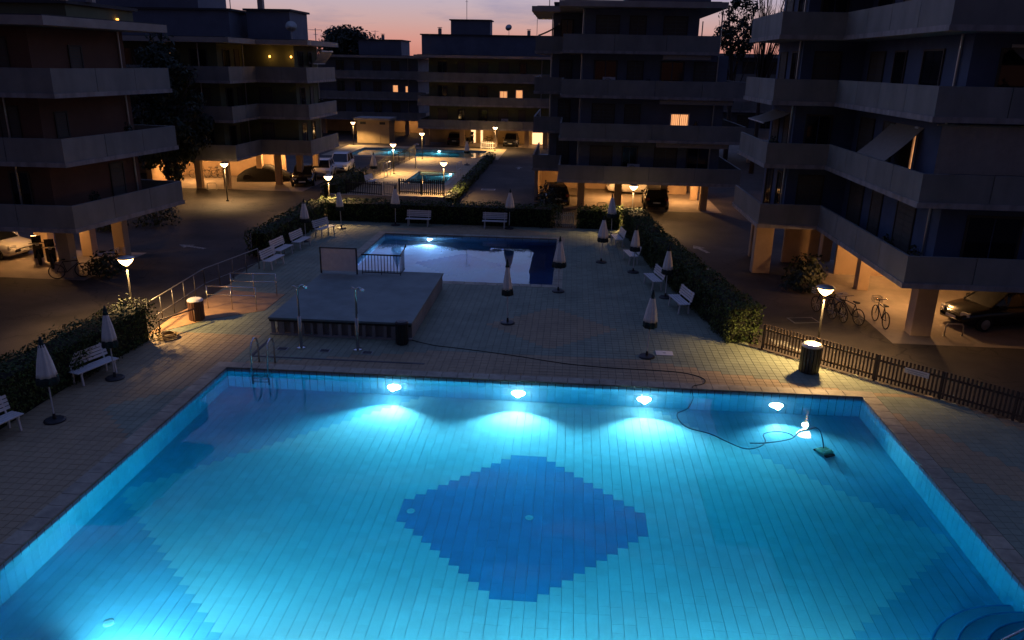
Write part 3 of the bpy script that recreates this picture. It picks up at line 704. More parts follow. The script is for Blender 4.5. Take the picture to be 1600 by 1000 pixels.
# pump house
ph = thing('pump_house', 'small yellow flat roofed pump house beyond the distant pool', 'hut', (-24.3,97.5,0))
MB().box(-2.0,2.0,-1.5,1.5,-.03,2.7).build('wall', W_SAND, ph); MB().box(-2.3,2.3,-1.8,1.8,2.702,2.95).build('roof', ROOFE, ph)
for x in (-1.2,1.2): MB().box(x-.35,x+.35,-1.53,-1.49,2.2,2.5).build('vent', DARKM, ph)
MB().box(-.9,.9,-1.54,-1.495,0,2.0).build('door', W_SAND, ph)

# ------------------------------------------------------------------ street lamps
def bowl_lamp():
    t = thing('street_lamp', '', 'street lamp', (0,0,0), 0, 'bowl lamps round the court')
    MB().lathe([(.10,0),(.10,.05),(.04,.08),(.034,.5),(.03,2.42)], 12).build('pole', POLE, t, smooth=True)
    b = MB().lathe([(.045,2.36),(.10,2.40),(.19,2.48),(.25,2.58),(.265,2.63)], 20).build('bowl', BOWL, t, smooth=True)
    light('street_light', 'SPOT', (0,0,2.24), 1500, (1.0,.60,.24), t, .10, None, spot_size=R(152), spot_blend=.45)
    MB().lathe([(.30,2.635),(.31,2.655),(.20,2.70),(.06,2.73)], 20).build('cap', GALV, t, smooth=True)
    return t
LP = [((-16.0,26.4), 'street lamp behind the left hedge near the ramp rails'), ((8.75,26.0), 'street lamp behind the picket fence and the dark litter bin'),
      ((3.9,48.3), 'street lamp behind the right end of the hedge, before the slate block'), ((-15.3,48.6), 'street lamp behind the left end of the far hedge'),
      ((-24.1,53.2), 'street lamp before the pier of the olive block'), ((-15.8,69.4), 'street lamp standing left of the far small pool walk'),
      ((-9.3,57.2), 'street lamp at the corner of the far small pool'), ((-15.4,81.0), 'street lamp before the distant long pool'),
      ((-26.0,93.3), 'street lamp left of the yellow pump house'), ((-8.8,91.0), 'round street lamp before the far block')]
lamp0 = bowl_lamp(); 
for i, ((x, y), lb) in enumerate(LP):
    if i == 0: o = lamp0; o.location = (x,y,-.03); o['label'] = lb
    else: o = dup(lamp0, (x,y,-.03), 0, lb)

# ------------------------------------------------------------------ hedges and trees
def leaf_cards(b, pts, size, r_):
    for p, nrm in pts:
        n = (Vector(nrm) + Vector((r_.uniform(-1,1), r_.uniform(-1,1), r_.uniform(-.6,1)))*.9).normalized()
        u = n.orthogonal().normalized(); u = (Matrix.Rotation(r_.uniform(0,6.3), 3, n) @ u); v = n.cross(u)
        s = size*r_.uniform(.65,1.35); c = Vector(p)
        b.add([c-u*s, c+v*s*.5, c+u*s, c-v*s*.5], [(0,1,2,3)])
def hedge(label, path, wid, hei, dens, size, seed):
    r_ = random.Random(seed); o = (path[0][0], path[0][1], 0)
    t = thing('hedge', label, 'hedge', (o[0],o[1],-.02))
    core = MB(); leaf = MB(); pts = []
    for a, b in zip(path[:-1], path[1:]):
        a = Vector((*a,0)); b = Vector((*b,0)); d = (b-a); ln = d.length; d.normalize(); n = Vector((d.y,-d.x,0))
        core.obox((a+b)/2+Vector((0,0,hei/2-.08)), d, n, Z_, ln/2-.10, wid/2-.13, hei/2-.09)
        area = ln*(2*hei+wid)+2*wid*hei
        for _ in range(int(area*dens)):
            q = r_.random()*area; u = r_.uniform(-.04,1.04)
            bump = .07*math.sin(u*ln*1.7+seed)+.05*math.sin(u*ln*4.3)+r_.uniform(-.12,.05)+(r_.uniform(.05,.22) if r_.random() < .03 else 0)
            if q < ln*wid: p = a+d*u*ln+n*r_.uniform(-.5,.5)*wid+Vector((0,0,hei+bump*.9)); nn = Z_
            elif q < ln*(wid+2*hei):
                s = 1 if r_.random() < .5 else -1; p = a+d*u*ln+n*s*(wid/2+bump*.7)+Vector((0,0,r_.uniform(.03,1)*hei)); nn = n*s
            else:
                s = 1 if r_.random() < .5 else -1; p = (b if s > 0 else a)+d*s*bump*.6+n*r_.uniform(-.5,.5)*wid+Vector((0,0,r_.uniform(.03,1)*hei)); nn = d*s
            pts.append((p, nn))
    leaf_cards(leaf, pts, size, r_)
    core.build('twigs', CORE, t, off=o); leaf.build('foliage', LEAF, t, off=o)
    return t
hedge('dense hedge along the left deck behind the white benches', [(-15.75,9.0),(-15.65,18),(-15.2,25.2)], 1.2, 1.35, 300, .052, 1)
hedge('dark hedge at the left of the second pool beside the ramp', [(-15.6,37.6),(-15.6,47.1)], 1.1, 1.35, 110, .075, 2)
hedge('long dark hedge closing the deck beyond the second pool', [(-15.2,47.9),(-1.0,47.9)], 1.15, 1.3, 130, .068, 3)
hedge('short hedge right of the low gate, before the slate block', [(.6,48.0),(3.2,47.9)], 1.1, 1.3, 110, .08, 4)
hedge('right hedge running down to the picket fence behind two white benches', [(3.85,47.3),(4.55,40),(5.5,33.4),(6.5,27.4)], 1.15, 1.45, 240, .058, 5)
hedge('low hedge along the right side of the far pool enclosure', [(-8.45,55.4),(-8.4,82)], .8, .62, 60, .09, 6)
hedge('dark bush row at the left side of the far pool enclosure', [(-17.5,55.8),(-17.4,63.5)], 1.2, 1.1, 70, .09, 7)
def bush(label, x, y, r, h, seed, n=500):
    r_ = random.Random(seed); t = thing('bush', label, 'bush', (x,y,-.03)); pts = []
    for _ in range(n):
        a = r_.uniform(0,6.283); e = math.acos(r_.uniform(0,1)); k = r_.uniform(.65,1.08)*(1+.15*math.sin(3*a+seed))
        d = Vector((math.cos(a)*math.sin(e), math.sin(a)*math.sin(e), math.cos(e))); pts.append((Vector((d.x*r*k, d.y*r*k, .1+d.z*h*k)), d))
    b = MB(); leaf_cards(b, pts, .11, r_); b.build('foliage', LEAFD, t)
    s = MB()
    for i in range(5): s.tube([(0,0,0),(.3*r*math.cos(i*1.3),.3*r*math.sin(i*1.3),h*.7)], [.03,.012], 5)
    s.build('stem', BRANCH, t)
for i, (x, y, r, h, lb) in enumerate(((-24.6,44.5,1.3,1.4,'dark bush on the court behind the terracotta block, larger one'), (-26.6,42.8,1.0,1.0,'dark bush on the court behind the terracotta block, smaller one'),
     (-21.2,37.0-3.6,.9,.9,'bush beside the front pier of the terracotta block'), (10.7,35.2,.8,1.0,'dark bush under the balconies of the blue block, nearer one'), (11.5,37.0,.9,1.1,'dark bush under the balconies of the blue block, farther one'),
     (-1.4,52.8,1.0,1.8,'dark shrub at the left corner of the slate block'))): bush(lb, x, y, r, h, 40+i)

def tree(label, x, y, trunk, crown, leafn, size, seed, fork=False, cyp=False, bare=False):
    r_ = random.Random(seed); t = thing('tree', label, 'tree', (x,y,-.03)); b = MB()
    h, tr = trunk
    if fork:
        b.tube([(0,0,0),(.03,0,.8),(-.02,0,1.1)], [tr*1.25,tr,tr], 9)
        b.tube([(-.02,0,1.0),(-.42,.05,1.7),(-.35,.1,2.5),(0,0,h)], [tr*.75,tr*.6,tr*.55,.06], 8); b.tube([(0,0,1.0),(.42,0,1.6),(.3,.05,2.5),(.2,0,h)], [tr*.75,tr*.6,tr*.55,.06], 8)
    else: b.tube([(0,0,0),(.08,.03,h*.4),(-.05,0,h*.75),(0,0,h)], [tr*1.2,tr,tr*.8,tr*.45], 9)
    tips = []
    cx, cy, cz, ra, rz = crown
    nb = 46 if bare else 22
    for i in range(nb):
        a = r_.uniform(0,6.283); k = r_.uniform(.5,1); el = r_.uniform(-.3,1)
        e = Vector((cx+ra*k*math.cos(a), cy+ra*k*math.sin(a), cz+rz*el*.9)); s = Vector((0,0,h*r_.uniform(.55,1)))
        m = s.lerp(e,.5)+Vector((r_.uniform(-.3,.3),r_.uniform(-.3,.3),.3))
        b.tube([s,m,e], [tr*.28,tr*.16,.02], 5); tips.append(e)
        if bare:
            for q in range(5):
                s2 = m.lerp(e, r_.uniform(0,.9)); b.tube([s2, s2+Vector((r_.uniform(-.7,.7),r_.uniform(-.7,.7),r_.uniform(.5,1.5)))], [.025,.008], 4)
    b.build('trunk', BRANCH, t, smooth=True)
    if not bare:
        pts = []
        nc = 70
        cl = []
        for i in range(nc):
            a = r_.uniform(0,6.283); e = r_.uniform(-1,1); q = math.sqrt(1-e*e)*r_.uniform(.35,1)
            if cyp: q *= (1-max(0,e)*.75); 
            cl.append((Vector((cx+ra*q*math.cos(a), cy+ra*q*math.sin(a), cz+rz*e*r_.uniform(.7,1.02))), r_.uniform(.18,.34)*ra))
        for i in range(leafn):
            c, cr_ = r_.choice(cl); d = Vector((r_.gauss(0,1), r_.gauss(0,1), r_.gauss(0,1))).normalized(); pts.append((c+d*cr_*r_.uniform(.5,1.05), d))
        f = MB(); leaf_cards(f, pts, size, r_); f.build('crown', LEAFD, t)
    return t
tree('tall dark evergreen between the terracotta and olive blocks with a forked trunk', -27.6, 52.6, (5.5,.24), (0,0,6.4,3.1,4.6), 9000, .16, 71, fork=True, cyp=True)
tree('broad round pine rising dark behind the olive block roof', -34.2, 122, (9.0,.45), (0,0,11.3,4.8,2.3), 9000, .26, 72)
tree('leafy tree against the sky right of the slate block', 14.1, 74, (9.0,.22), (0,0,12.8,1.9,2.6), 2600, .16, 73)
tree('bare leafless tree against the sky right of the leafy one', 17.3, 77, (10.0,.2), (.2,0,14.2,2.4,3.4), 0, .1, 74, bare=True)

# ------------------------------------------------------------------ benches
def bench():
    t = thing('park_bench', '', 'bench', (0,0,0), 0, 'white slatted benches round the pools')
    for i in range(4): MB().box(-.75,.75,-.22+i*.115,-.22+i*.115+.09,.42,.45).build('seat_slat', WHITE, t)
    for i in range(4):
        z = .52+i*.1; y = .25+(z-.45)*.24; MB().obox((0,y,z+.04),X_,(0,.97,-.24),(0,.24,.97),.75,.012,.04).build('back_slat', WHITE, t)
    for x in (-.6,.6):
        m = MB(); m.bar((x,-.2,0),(x,-.16,.42),.05,.05).bar((x,.22,0),(x,.2,.42),.05,.05).bar((x,-.22,.40),(x,.24,.40),.05,.035).bar((x,.23,.40),(x,.37,.92),.045,.035)
        m.build('leg', WHITE, t)
    return t
BN = [((-14.55,21.5),72,'white slatted bench on the left deck beside the standing umbrella base'), ((-14.75,17.3),75,'white bench at the left edge of the picture by the hedge'),
      ((-14.15,35.7),84,'white bench by the ramp rails, nearest to the notice board'), ((-14.5,37.9),84,'white bench left of the second pool, second from the ramp'),
      ((-14.2,39.9),84,'white bench left of the second pool, third from the ramp'), ((-13.95,43.2),72,'white bench near the far left corner of the second pool, lit by a street lamp'),
      ((-9.2,46.7),0,'white bench before the far hedge, left one'), ((-4.5,46.75),0,'white bench before the far hedge, right one'),
      ((4.7,31.3),-78,'white bench before the right hedge, nearest one'), ((3.95,34.7),-78,'white bench before the right hedge, second one'), ((3.25,39.4),-80,'white bench before the right hedge, third one'),
      ((2.75,43.3),-82,'white bench before the right hedge, farthest one'), ((-15.9,62.0),80,'white bench beside the far small pool')]
b0 = bench()
for i, ((x,y),a,lb) in enumerate(BN):
    if i == 0: b0.location = (x,y,0); b0.rotation_euler.z = R(a); b0['label'] = lb
    else: dup(b0, (x,y,0 if y < 50 else -.01), R(a), lb)

# ------------------------------------------------------------------ closed umbrellas
def umbrella():
    t = thing('closed_umbrella', '', 'umbrella', (0,0,0), 0, 'closed umbrellas round the pools')
    MB().lathe([(.28,0),(.28,.035),(.24,.06),(.05,.075),(.035,.22)], 20).build('base', DARKM, t, smooth=False)
    MB().tube([(0,0,.06),(0,0,2.34)], .02, 8).build('pole', WHITE, t)
    MB().lathe([(.235,1.33),(.215,1.45),(.17,1.75),(.115,2.0),(.075,2.2),(.06,2.24)], 32, pleat=.13, np_=8).build('canopy', CREAM, t, smooth=True)
    MB().lathe([(.235,1.10),(.26,1.13),(.25,1.28),(.225,1.345)], 32, pleat=.12, np_=8).build('flounce', FLOUN, t, smooth=True)
    MB().lathe([(.085,2.17),(.06,2.26),(.04,2.38),(.012,2.47)], 12).build('top_cap', FLOUN, t, smooth=True)
    return t
UM = [((-13.9,18.5),'closed cream umbrella at the far left edge before the hedge'), ((-13.95,21.55),'closed cream umbrella on a round base beside the left bench'),
      ((-2.2,28.6),'closed cream umbrella standing alone on the sand coloured diamond of the deck'), ((2.9,25.55),'closed cream umbrella nearest to the right corner of the large pool'),
      ((-.33,33.3),'closed umbrella at the near right corner of the second pool'), ((1.75,39.0),'closed umbrella right of the second pool on the open deck'),
      ((-13.55,45.1),'closed umbrella by the lit far left bench'), ((-14.5,41.4),'closed umbrella between the left benches of the second pool'),
      ((-10.6,46.6),'closed umbrella before the far hedge, left of its left bench'), ((-3.6,46.7),'closed umbrella before the far hedge beside its right bench'),
      ((4.35,33.0),'closed umbrella between the benches of the right hedge, nearest one'), ((3.25,37.2),'closed umbrella between the benches of the right hedge, second one'), ((2.55,45.3),'closed umbrella by the far right corner of the deck'),
      ((-16.2,63.8),'closed umbrella beside the far small pool bench'), ((-10.2,77),'closed umbrella on the far pool walk')]
u0 = umbrella()
for i, ((x,y),lb) in enumerate(UM):
    if i == 0: u0.location = (x,y,0); u0['label'] = lb
    else:
        la, lb_ = rnd.uniform(-.03,.03), rnd.uniform(-.03,.03); uo = dup(u0, (x,y,0), rnd.uniform(0,3), lb, (1,1,rnd.uniform(.96,1.04))); q_ = rnd.uniform(.85,1.2)
        for ch in uo.children:
            if ch.name.split('.')[0] in ('canopy','flounce'): ch.scale = (q_, q_*rnd.uniform(.85,1.05), 1); ch.rotation_euler.z = 0
            if ch.name.split('.')[0] != 'base': ch.rotation_euler = (la, lb_, 0)
        uo.rotation_euler.x = 0

# ------------------------------------------------------------------ raised terrace, screen, fence, showers
t = thing('raised_terrace', 'low raised grey terrace between the pools with an open balustrade front', 'terrace', (PLAT[0],PLAT[2],0)); o = (PLAT[0],PLAT[2],0)
x0,x1,y0,y1 = PLAT
MB().box(x0,x1,y0,y1,.60,.68).build('top_slab', TERR, t, off=o, bevel=.01)
MB().box(x0+.25,x1-.05,y0+.25,y1-.02,-.01,.598).build('plinth', CONC, t, off=o)
MB().box(x0+.03,x1-.03,y0+.04,y0+.20,.515,.597).build('edge_beam', DARKM, t, off=o); MB().box(x0+.03,x1-.03,y0+.03,y0+.21,-.01,.06).build('kerb', CONC, t, off=o)
k = 0; x = x0+.08
while x < x1-.2:
    wd = rnd.choice((.09,.12,.2)); MB().box(x,x+wd,y0+.07,y0+.15,.062,.513).build('baluster', CONC, t, off=o); x += wd+rnd.choice((.16,.24,.3))
tag(struct(MB().box(-10.6,-4.6,23.9,24.0,-.0,.012).box(-10.6,-10.5,24.0,25.6,0,.012).build('shower_tray_edge', DARKM)), 'dark channel edge of the shower tray beside the pool', 'drain')
bpy.data.objects['shower_tray_edge'].pop('kind')
for x, lb in ((-9.75,'square floor drain before the left shower'),(-8.25,'square floor drain between the two showers'),(-6.75,'square floor drain right of the right shower')):
    d = thing('floor_drain', lb, 'drain', (x,24.75,0)); MB().box(-.18,.18,-.14,.14,.004,.012).build('frame', GALV, d)
    for i in range(5): MB().box(-.16,.16,-.115+i*.05,-.09+i*.05,.0125,.018).build('bar', DARKM, d)
def shower(x, y, lb, rz):
    t = thing('pool_shower', lb, 'shower', (x,y,0), rz)
    MB().lathe([(.16,0),(.16,.03),(.07,.05)], 14).build('base', STEEL, t); MB().tube([(0,0,.04),(0,0,1.15)],.062,10).build('column', GALV, t, smooth=True)
    MB().tube([(0,0,1.15),(0,0,2.1),(.05,0,2.22),(.16,0,2.27),(.26,0,2.22)],.03,8).build('riser', STEEL, t, smooth=True)
    MB().tube([(0,.07,1.3),(0,.07,2.05),(-.06,.07,2.2),(-.16,.07,2.24)],.022,7).build('second_riser', STEEL, t, smooth=True)
    MB().lathe([(.03,.02),(.09,-.02),(.09,-.05)],14,(.26,0,2.22)).build('shower_head', STEEL, t); MB().tube([(0,-.1,1.05),(0,.12,1.05)],.018,6).build('tap', STEEL, t)
shower(-9.15,24.95,'left chrome shower column before the raised terrace',.3); shower(-7.15,25.0,'right chrome shower column before the raised terrace',-.2)
t = thing('notice_board', 'beige framed board standing at the back of the raised terrace', 'board', (-9.95,32.45,.68))
MB().box(-.78,.78,-.02,.02,.12,1.12).build('panel', BOARD, t)
for x in (-.8,.8): MB().box(x-.03,x+.03,-.03,.03,0,1.17).build('post', DARKM, t)
MB().box(-.77,.77,-.028,.028,1.122,1.17).build('top_rail', DARKM, t)
t = thing('metal_railing', 'dark barred metal railing beside the beige board at the second pool', 'railing', (-8.95,32.5,.68))
MB().box(0,1.75,-.02,.02,.86,.92).build('top_rail', DARKM, t); MB().box(0,1.75,-.02,.02,.08,.12).build('bottom_rail', DARKM, t)
for i in range(13): MB().box(.02+i*.14,.045+i*.14,-.012,.012,.121 if i % 6 else 0,.859).build('bar', DARKM, t)
MB().tube([(1.72,.0,.9),(1.74,.8,1.0),(1.74,1.05,1.15),(1.74,1.12,1.02)],.025,7).build('handrail', DARKM, t)
MB().bar((1.74,.0,.1),(1.74,.8,.1),.03,.03).build('side_rail', DARKM, t)
for i in range(5): MB().bar((1.74,.1+i*.15,.1),(1.74,.1+i*.15,.95),.02,.02).build('bar', DARKM, t)

def rail(label, pts, h=1.0, r=.024, mid=(.62,), name='handrail', sp=1.1, m=STEEL):
    o = (*pts[0],0); t = thing(name, label, 'railing', o)
    P = [Vector((*p,h)) for p in pts]; MB().tube(P, r, 8).build('top_rail', m, t, off=o, smooth=True)
    for z in mid: MB().tube([Vector((p.x,p.y,z)) for p in P], r*.8, 7).build('middle_rail', m, t, off=o, smooth=True)
    for a, b in zip(P[:-1], P[1:]):
        n = max(1, round((b-a).length/sp))
        for i in range(n+1):
            q = a.lerp(b, i/n); MB().tube([(q.x,q.y,-.02),(q.x,q.y,h)], r*.9, 7).build('post', m, t, off=o, smooth=True)
rail('long steel handrail of the ramp along the left side', [(-15.3,26.2),(-15.5,31.2),(-14.7,35.2)], 1.0, mid=(.35,), m=RAILM)
rail('nearer low steel rail across the foot bath', [(-14.3,28.85),(-12.3,28.85)], .95, mid=(.6,)); rail('farther low steel rail across the foot bath', [(-14.2,30.9),(-12.25,30.95)], .95, mid=(.6,))
rail('short brown steel rail by the left hedge end', [(-14.6,25.6),(-14.0,27.1)], .55, r=.03, mid=(), sp=1.3, m=mat('brown_rail',(.16,.09,.05),.5))
tag(MB().prism([(-15.05,25.5),(-13.6,27.6),(-12.0,28.9),(-12.0,31.2),(-14.8,31.5),(-15.2,28)], -.012, .014).build('ramp', mat('ramp_screed',(.40,.24,.12),.8,noise=.25,nscale=2)), 'reddish concrete ramp landing beside the left handrail', 'ramp')
def bin_(label, x, y, h, r, m, lidm=None):
    t = thing('litter_bin', label, 'litter bin', (x,y,0)); n = 18
    MB().lathe([(r*.92,0),(r*.95,.05),(r*.9,.06),(r*.9,h*.9)], 18).build('drum', m, t, smooth=False)
    for i in range(n):
        a = 6.283*i/n; c = (r*.96*math.cos(a), r*.96*math.sin(a)); MB().obox((c[0],c[1],h*.47),(math.cos(a),math.sin(a),0),(-math.sin(a),math.cos(a),0),Z_,.018,r*.13,h*.42).build('slat', m, t)
    MB().lathe([(r*1.06,h*.9),(r*1.06,h*.94),(r*.85,h),(r*.3,h*1.02)], 18).build('lid', lidm or (WHITE if m is not DARKM else GALV), t)
BR = mat('bin_brown',(.10,.045,.03),.6)
bin_('brown slatted litter bin beside the ramp rails',-14.1,27.45,.85,.28,BR); bin_('tall dark litter bin before the picket fence',8.2,24.85,1.0,.32,DARKM); bin_('dark mushroom topped bin at the right corner of the raised terrace',-5.75,25.8,.85,.22,DARKM,DARKM)
h_ = MB()
for i in range(5): h_.torus((rnd.uniform(-.05,.05),rnd.uniform(-.05,.05),.03+i*.03),(0.05,0,1),.36-.03*i,.022,26,6)
tag(h_.build('hose_coil', HOSE, smooth=True), 'coiled garden hose lying at the end of the left hedge', 'hose').location = (-14.15,25.35,0)

# ladder of the large pool
t = thing('pool_ladder', 'chrome pool ladder at the far left corner of the large pool', 'ladder', (-9.8,22.9,0))
for x in (-.27,.27): MB().tube([(x,.55,0),(x,.55,.68),(x,.45,.88),(x,.25,.95),(x,.06,.86),(x,-.05,.6),(x,-.09,0),(x,-.09,-1.1)],.03,8).build('handrail', STEEL, t, smooth=True)
for i in range(3): MB().box(-.25,.25,-.15,-.04,-.32-i*.28,-.29-i*.28).build('tread', STEEL, t)
t = thing('skimmer_cover', 'small pale square cover lying beside the right umbrella', 'cover', (3.55,25.95,0)); MB().box(-.3,.3,-.22,.22,.004,.03).build('plate', WHITE, t, bevel=.008); MB().box(-.05,.05,-.02,.02,.031,.04).build('grip', GALV, t)
# round steps in the near right corner of the pool
t = thing('pool_steps', 'rounded pale steps under water at the right pool wall', 'pool steps', (PX1,11.6,FZ)); 
for i, (r, zz) in enumerate(((2.35,.3),(1.95,.6),(1.5,.9),(1.05,1.16))):
    arc = [(-r*math.cos(a), r*math.sin(a)) for a in [math.pi/2-math.pi*k/28 for k in range(29)]]
    MB().prism([(x-.015, y) for x, y in reversed(arc)], .004+(0 if i == 0 else (.3,.6,.9)[i-1]+.001), zz).build('step', TB, t)
    MB().tube([(x-.015, y, zz+.006) for x, y in arc], .022, 6).build('nosing', TD, t)
MB().tube([(-.15,-.6,1.2),(-.15,-.6,1.75),(-.5,-.6,1.9),(-1.3,-.6,1.25),(-1.3,-.6,.65)],.024,8).build('handrail', STEEL, t, smooth=True)
MB().tube([(-.15,.6,1.2),(-.15,.6,1.75),(-.5,.6,1.9),(-1.3,.6,1.25),(-1.3,.6,.65)],.024,8).build('handrail', STEEL, t, smooth=True)
# pool cleaner and its cable
cb = [(-5.5,26.2,.012),(-4.6,25.75,.012),(-3.6,25.54,.012),(-1.76,25.1,.012),(0,24.56,.012),(1.5,24.34,.012),(3.0,24.3,.012),(3.9,24.2,.012),(4.4,23.95,.012),(4.6,23.65,.014),(4.5,23.3,.02),(4.2,23.1,.03),(4.1,22.95,.03),(4.08,22.84,-.05),(4.1,22.75,-.14)]
fl = [(4.05,22.4),(3.8,21.7),(3.45,21.3),(3.45,20.8),(3.65,20.35),(4.2,20.05),(4.6,19.6),(5.0,19.25),(5.4,19.4),(5.65,19.75),(5.7,20.2),(6.05,20.4),(6.4,20.35),(6.5,20.1),(6.15,19.85),(5.6,19.65),(5.2,19.6)]
def smooth(pts, n=4):
    P = [Vector(p) for p in pts]; out = []
    for i in range(len(P)-1):
        p0, p1, p2, p3 = P[max(0,i-1)], P[i], P[i+1], P[min(len(P)-1,i+2)]
        for k in range(n):
            u = k/n; out.append(.5*((2*p1)+(p2-p0)*u+(2*p0-5*p1+4*p2-p3)*u*u+(3*p1-p0-3*p2+p3)*u**3))
    return out+[P[-1]]
t = thing('cleaner_cable', 'dark power cable running over the deck and floating in the pool', 'cable', (-5.5,26.2,0)); o = (-5.5,26.2,0)
MB().tube(smooth(cb),.012,6).build('deck_cable', RUBBER, t, off=o, smooth=True)
MB().tube(smooth([(x,y,WZ+.004) for x,y in [(4.1,22.75)]+fl]),.016,6).build('floating_cable', mat('cable_blue',(.03,.12,.2),.4), t, off=o, smooth=True)
MB().tube(smooth([(6.5,20.1,WZ),(6.75,20.45,WZ+.01),(7.0,20.6,WZ+.01),(7.35,20.75,WZ),(7.45,20.6,-.6),(7.48,20.45,-1.2)]),.016,6).build('drop_cable', mat('cable_blue',(.03,.12,.2),.4), t, off=o, smooth=True)
t = thing('pool_cleaner', 'small green grey pool cleaning robot on the pool floor at the right', 'pool cleaner', (7.5,20.4,FZ), .5)
MB().box(-.2,.2,-.17,.17,.07,.24).build('body', ROBOT, t, bevel=.05); MB().tube([(-.16,-.12,.22),(-.1,-.12,.36),(.1,-.12,.36),(.16,-.12,.22)],.018,6).build('handle', WHITE, t)
for y in (-.2,.2): MB().tube([(-.15,y,.07),(.15,y,.07)],.065,10).build('track', RUBBER, t)
for x, y, lb in ((-.65,16.4,'round white drain at the centre of the blue diamond'),(-3.55,16.38,'round white drain at the left tip of the blue diamond'),(-8.6,11.9,'round drain on the pool floor at the lower left')):
    t = thing('pool_drain', lb, 'drain', (x,y,FZ)); MB().lathe([(.105,.003),(.10,.016),(.03,.02)],18).build('cover', TW, t)
    for i in range(3): MB().box(-.06,.06,-.045+i*.035,-.03+i*.035,.018,.024).build('slot', TB, t)

# ------------------------------------------------------------------ picket fences
def picket(label, a, b, h, sp, wd, m, cat='fence', z=-.02, post=2.2, gate=None):
    o = (*a, z); t = thing('picket_fence', label, cat, o); a = Vector((*a,z)); b = Vector((*b,z)); d = b-a; ln = d.length; d.normalize(); n = Vector((d.y,-d.x,0)); sh = None
    ang = math.atan2(d.y, d.x)
    for zz in (.22,h-.2): MB().obox((a+b)/2+Vector((0,0,zz)),d,n,Z_,ln/2,.02,.035).build('rail', m, t, off=o)
    for i in range(int(ln/sp)):
        if sh is None:
            sh = MB().prism([(-wd/2,-.034),(wd/2,-.034),(wd/2,-.022),(-wd/2,-.022)],.07,h).build('picket', m, t); ob = sh
        else: ob = sh.copy(); COL.objects.link(ob)
        ob.location = d*(sp*(i+.5)); ob.rotation_euler.z = ang
    k = max(1, round(ln/post))
    for i in range(k+1):
        p = a+d*ln*i/k; MB().obox(p+Vector((0,0,h/2-.01)),d,n,Z_,.035,.018,h/2-.01).build('post', m, t, off=o)
    return t
picket('long dark picket fence along the right edge of the deck', (7.15,26.95), (14.6,20.3), .95, .118, .058, WOOD)
t = thing('fence_sign', 'small pale sign plate fixed on the right picket fence', 'sign', (11.0,23.35,.62), math.atan2(-6.65,7.45)); MB().box(-.36,.36,-.055,-.04,0,.17).build('plate', WHITE, t); MB().box(-.30,.30,-.058,-.0555,.10,.13).box(-.26,.22,-.058,-.0555,.04,.065).build('faint_print', mat('faint_print',(.42,.40,.38),.7), t)
picket('dark picket fence before the far pool enclosure, right length', (-12.2,55.1), (-8.9,54.8), 1.15, .15, .07, DARKM, z=.5)
picket('dark picket fence before the far pool enclosure, left length', (-16.6,56.9), (-13.7,56.0), 1.1, .15, .07, DARKM, z=.1)
picket('pale barred gate of the far pool enclosure', (-13.5,55.9), (-12.4,55.4), 1.1, .15, .07, GALV, 'gate', z=.2)
picket('low barred gate in the far hedge', (-.75,47.6), (.3,47.6), 1.0, .12, .06, GALV, 'gate')
picket('dark mesh fence along the left of the far pool walk', (-17.0,64.2), (-16.4,82), 1.3, .2, .05, DARKM)
picket('pale railing before the far block', (-10.6,92.4), (-8.9,92.2), .9, .25, .08, WHITE)
tag(MB().box(-17.1,-8.8,54.45,54.62,-.03,.50).box(-8.95,-8.78,54.62,82,-.03,.42).build('low_wall', CONC), 'low concrete wall round the far pool enclosure', 'wall')
rail('white steel frame standing on the far pool walk, left', [(-16.0,66.5),(-15.9,68.5)], 1.2, m=WHITE); rail('white steel frame right of the far small pool', [(-9.9,68.0),(-9.8,70.0)], 1.2, m=WHITE)
shower(-14.6,73.4,'shower column on the far pool walk',.5)

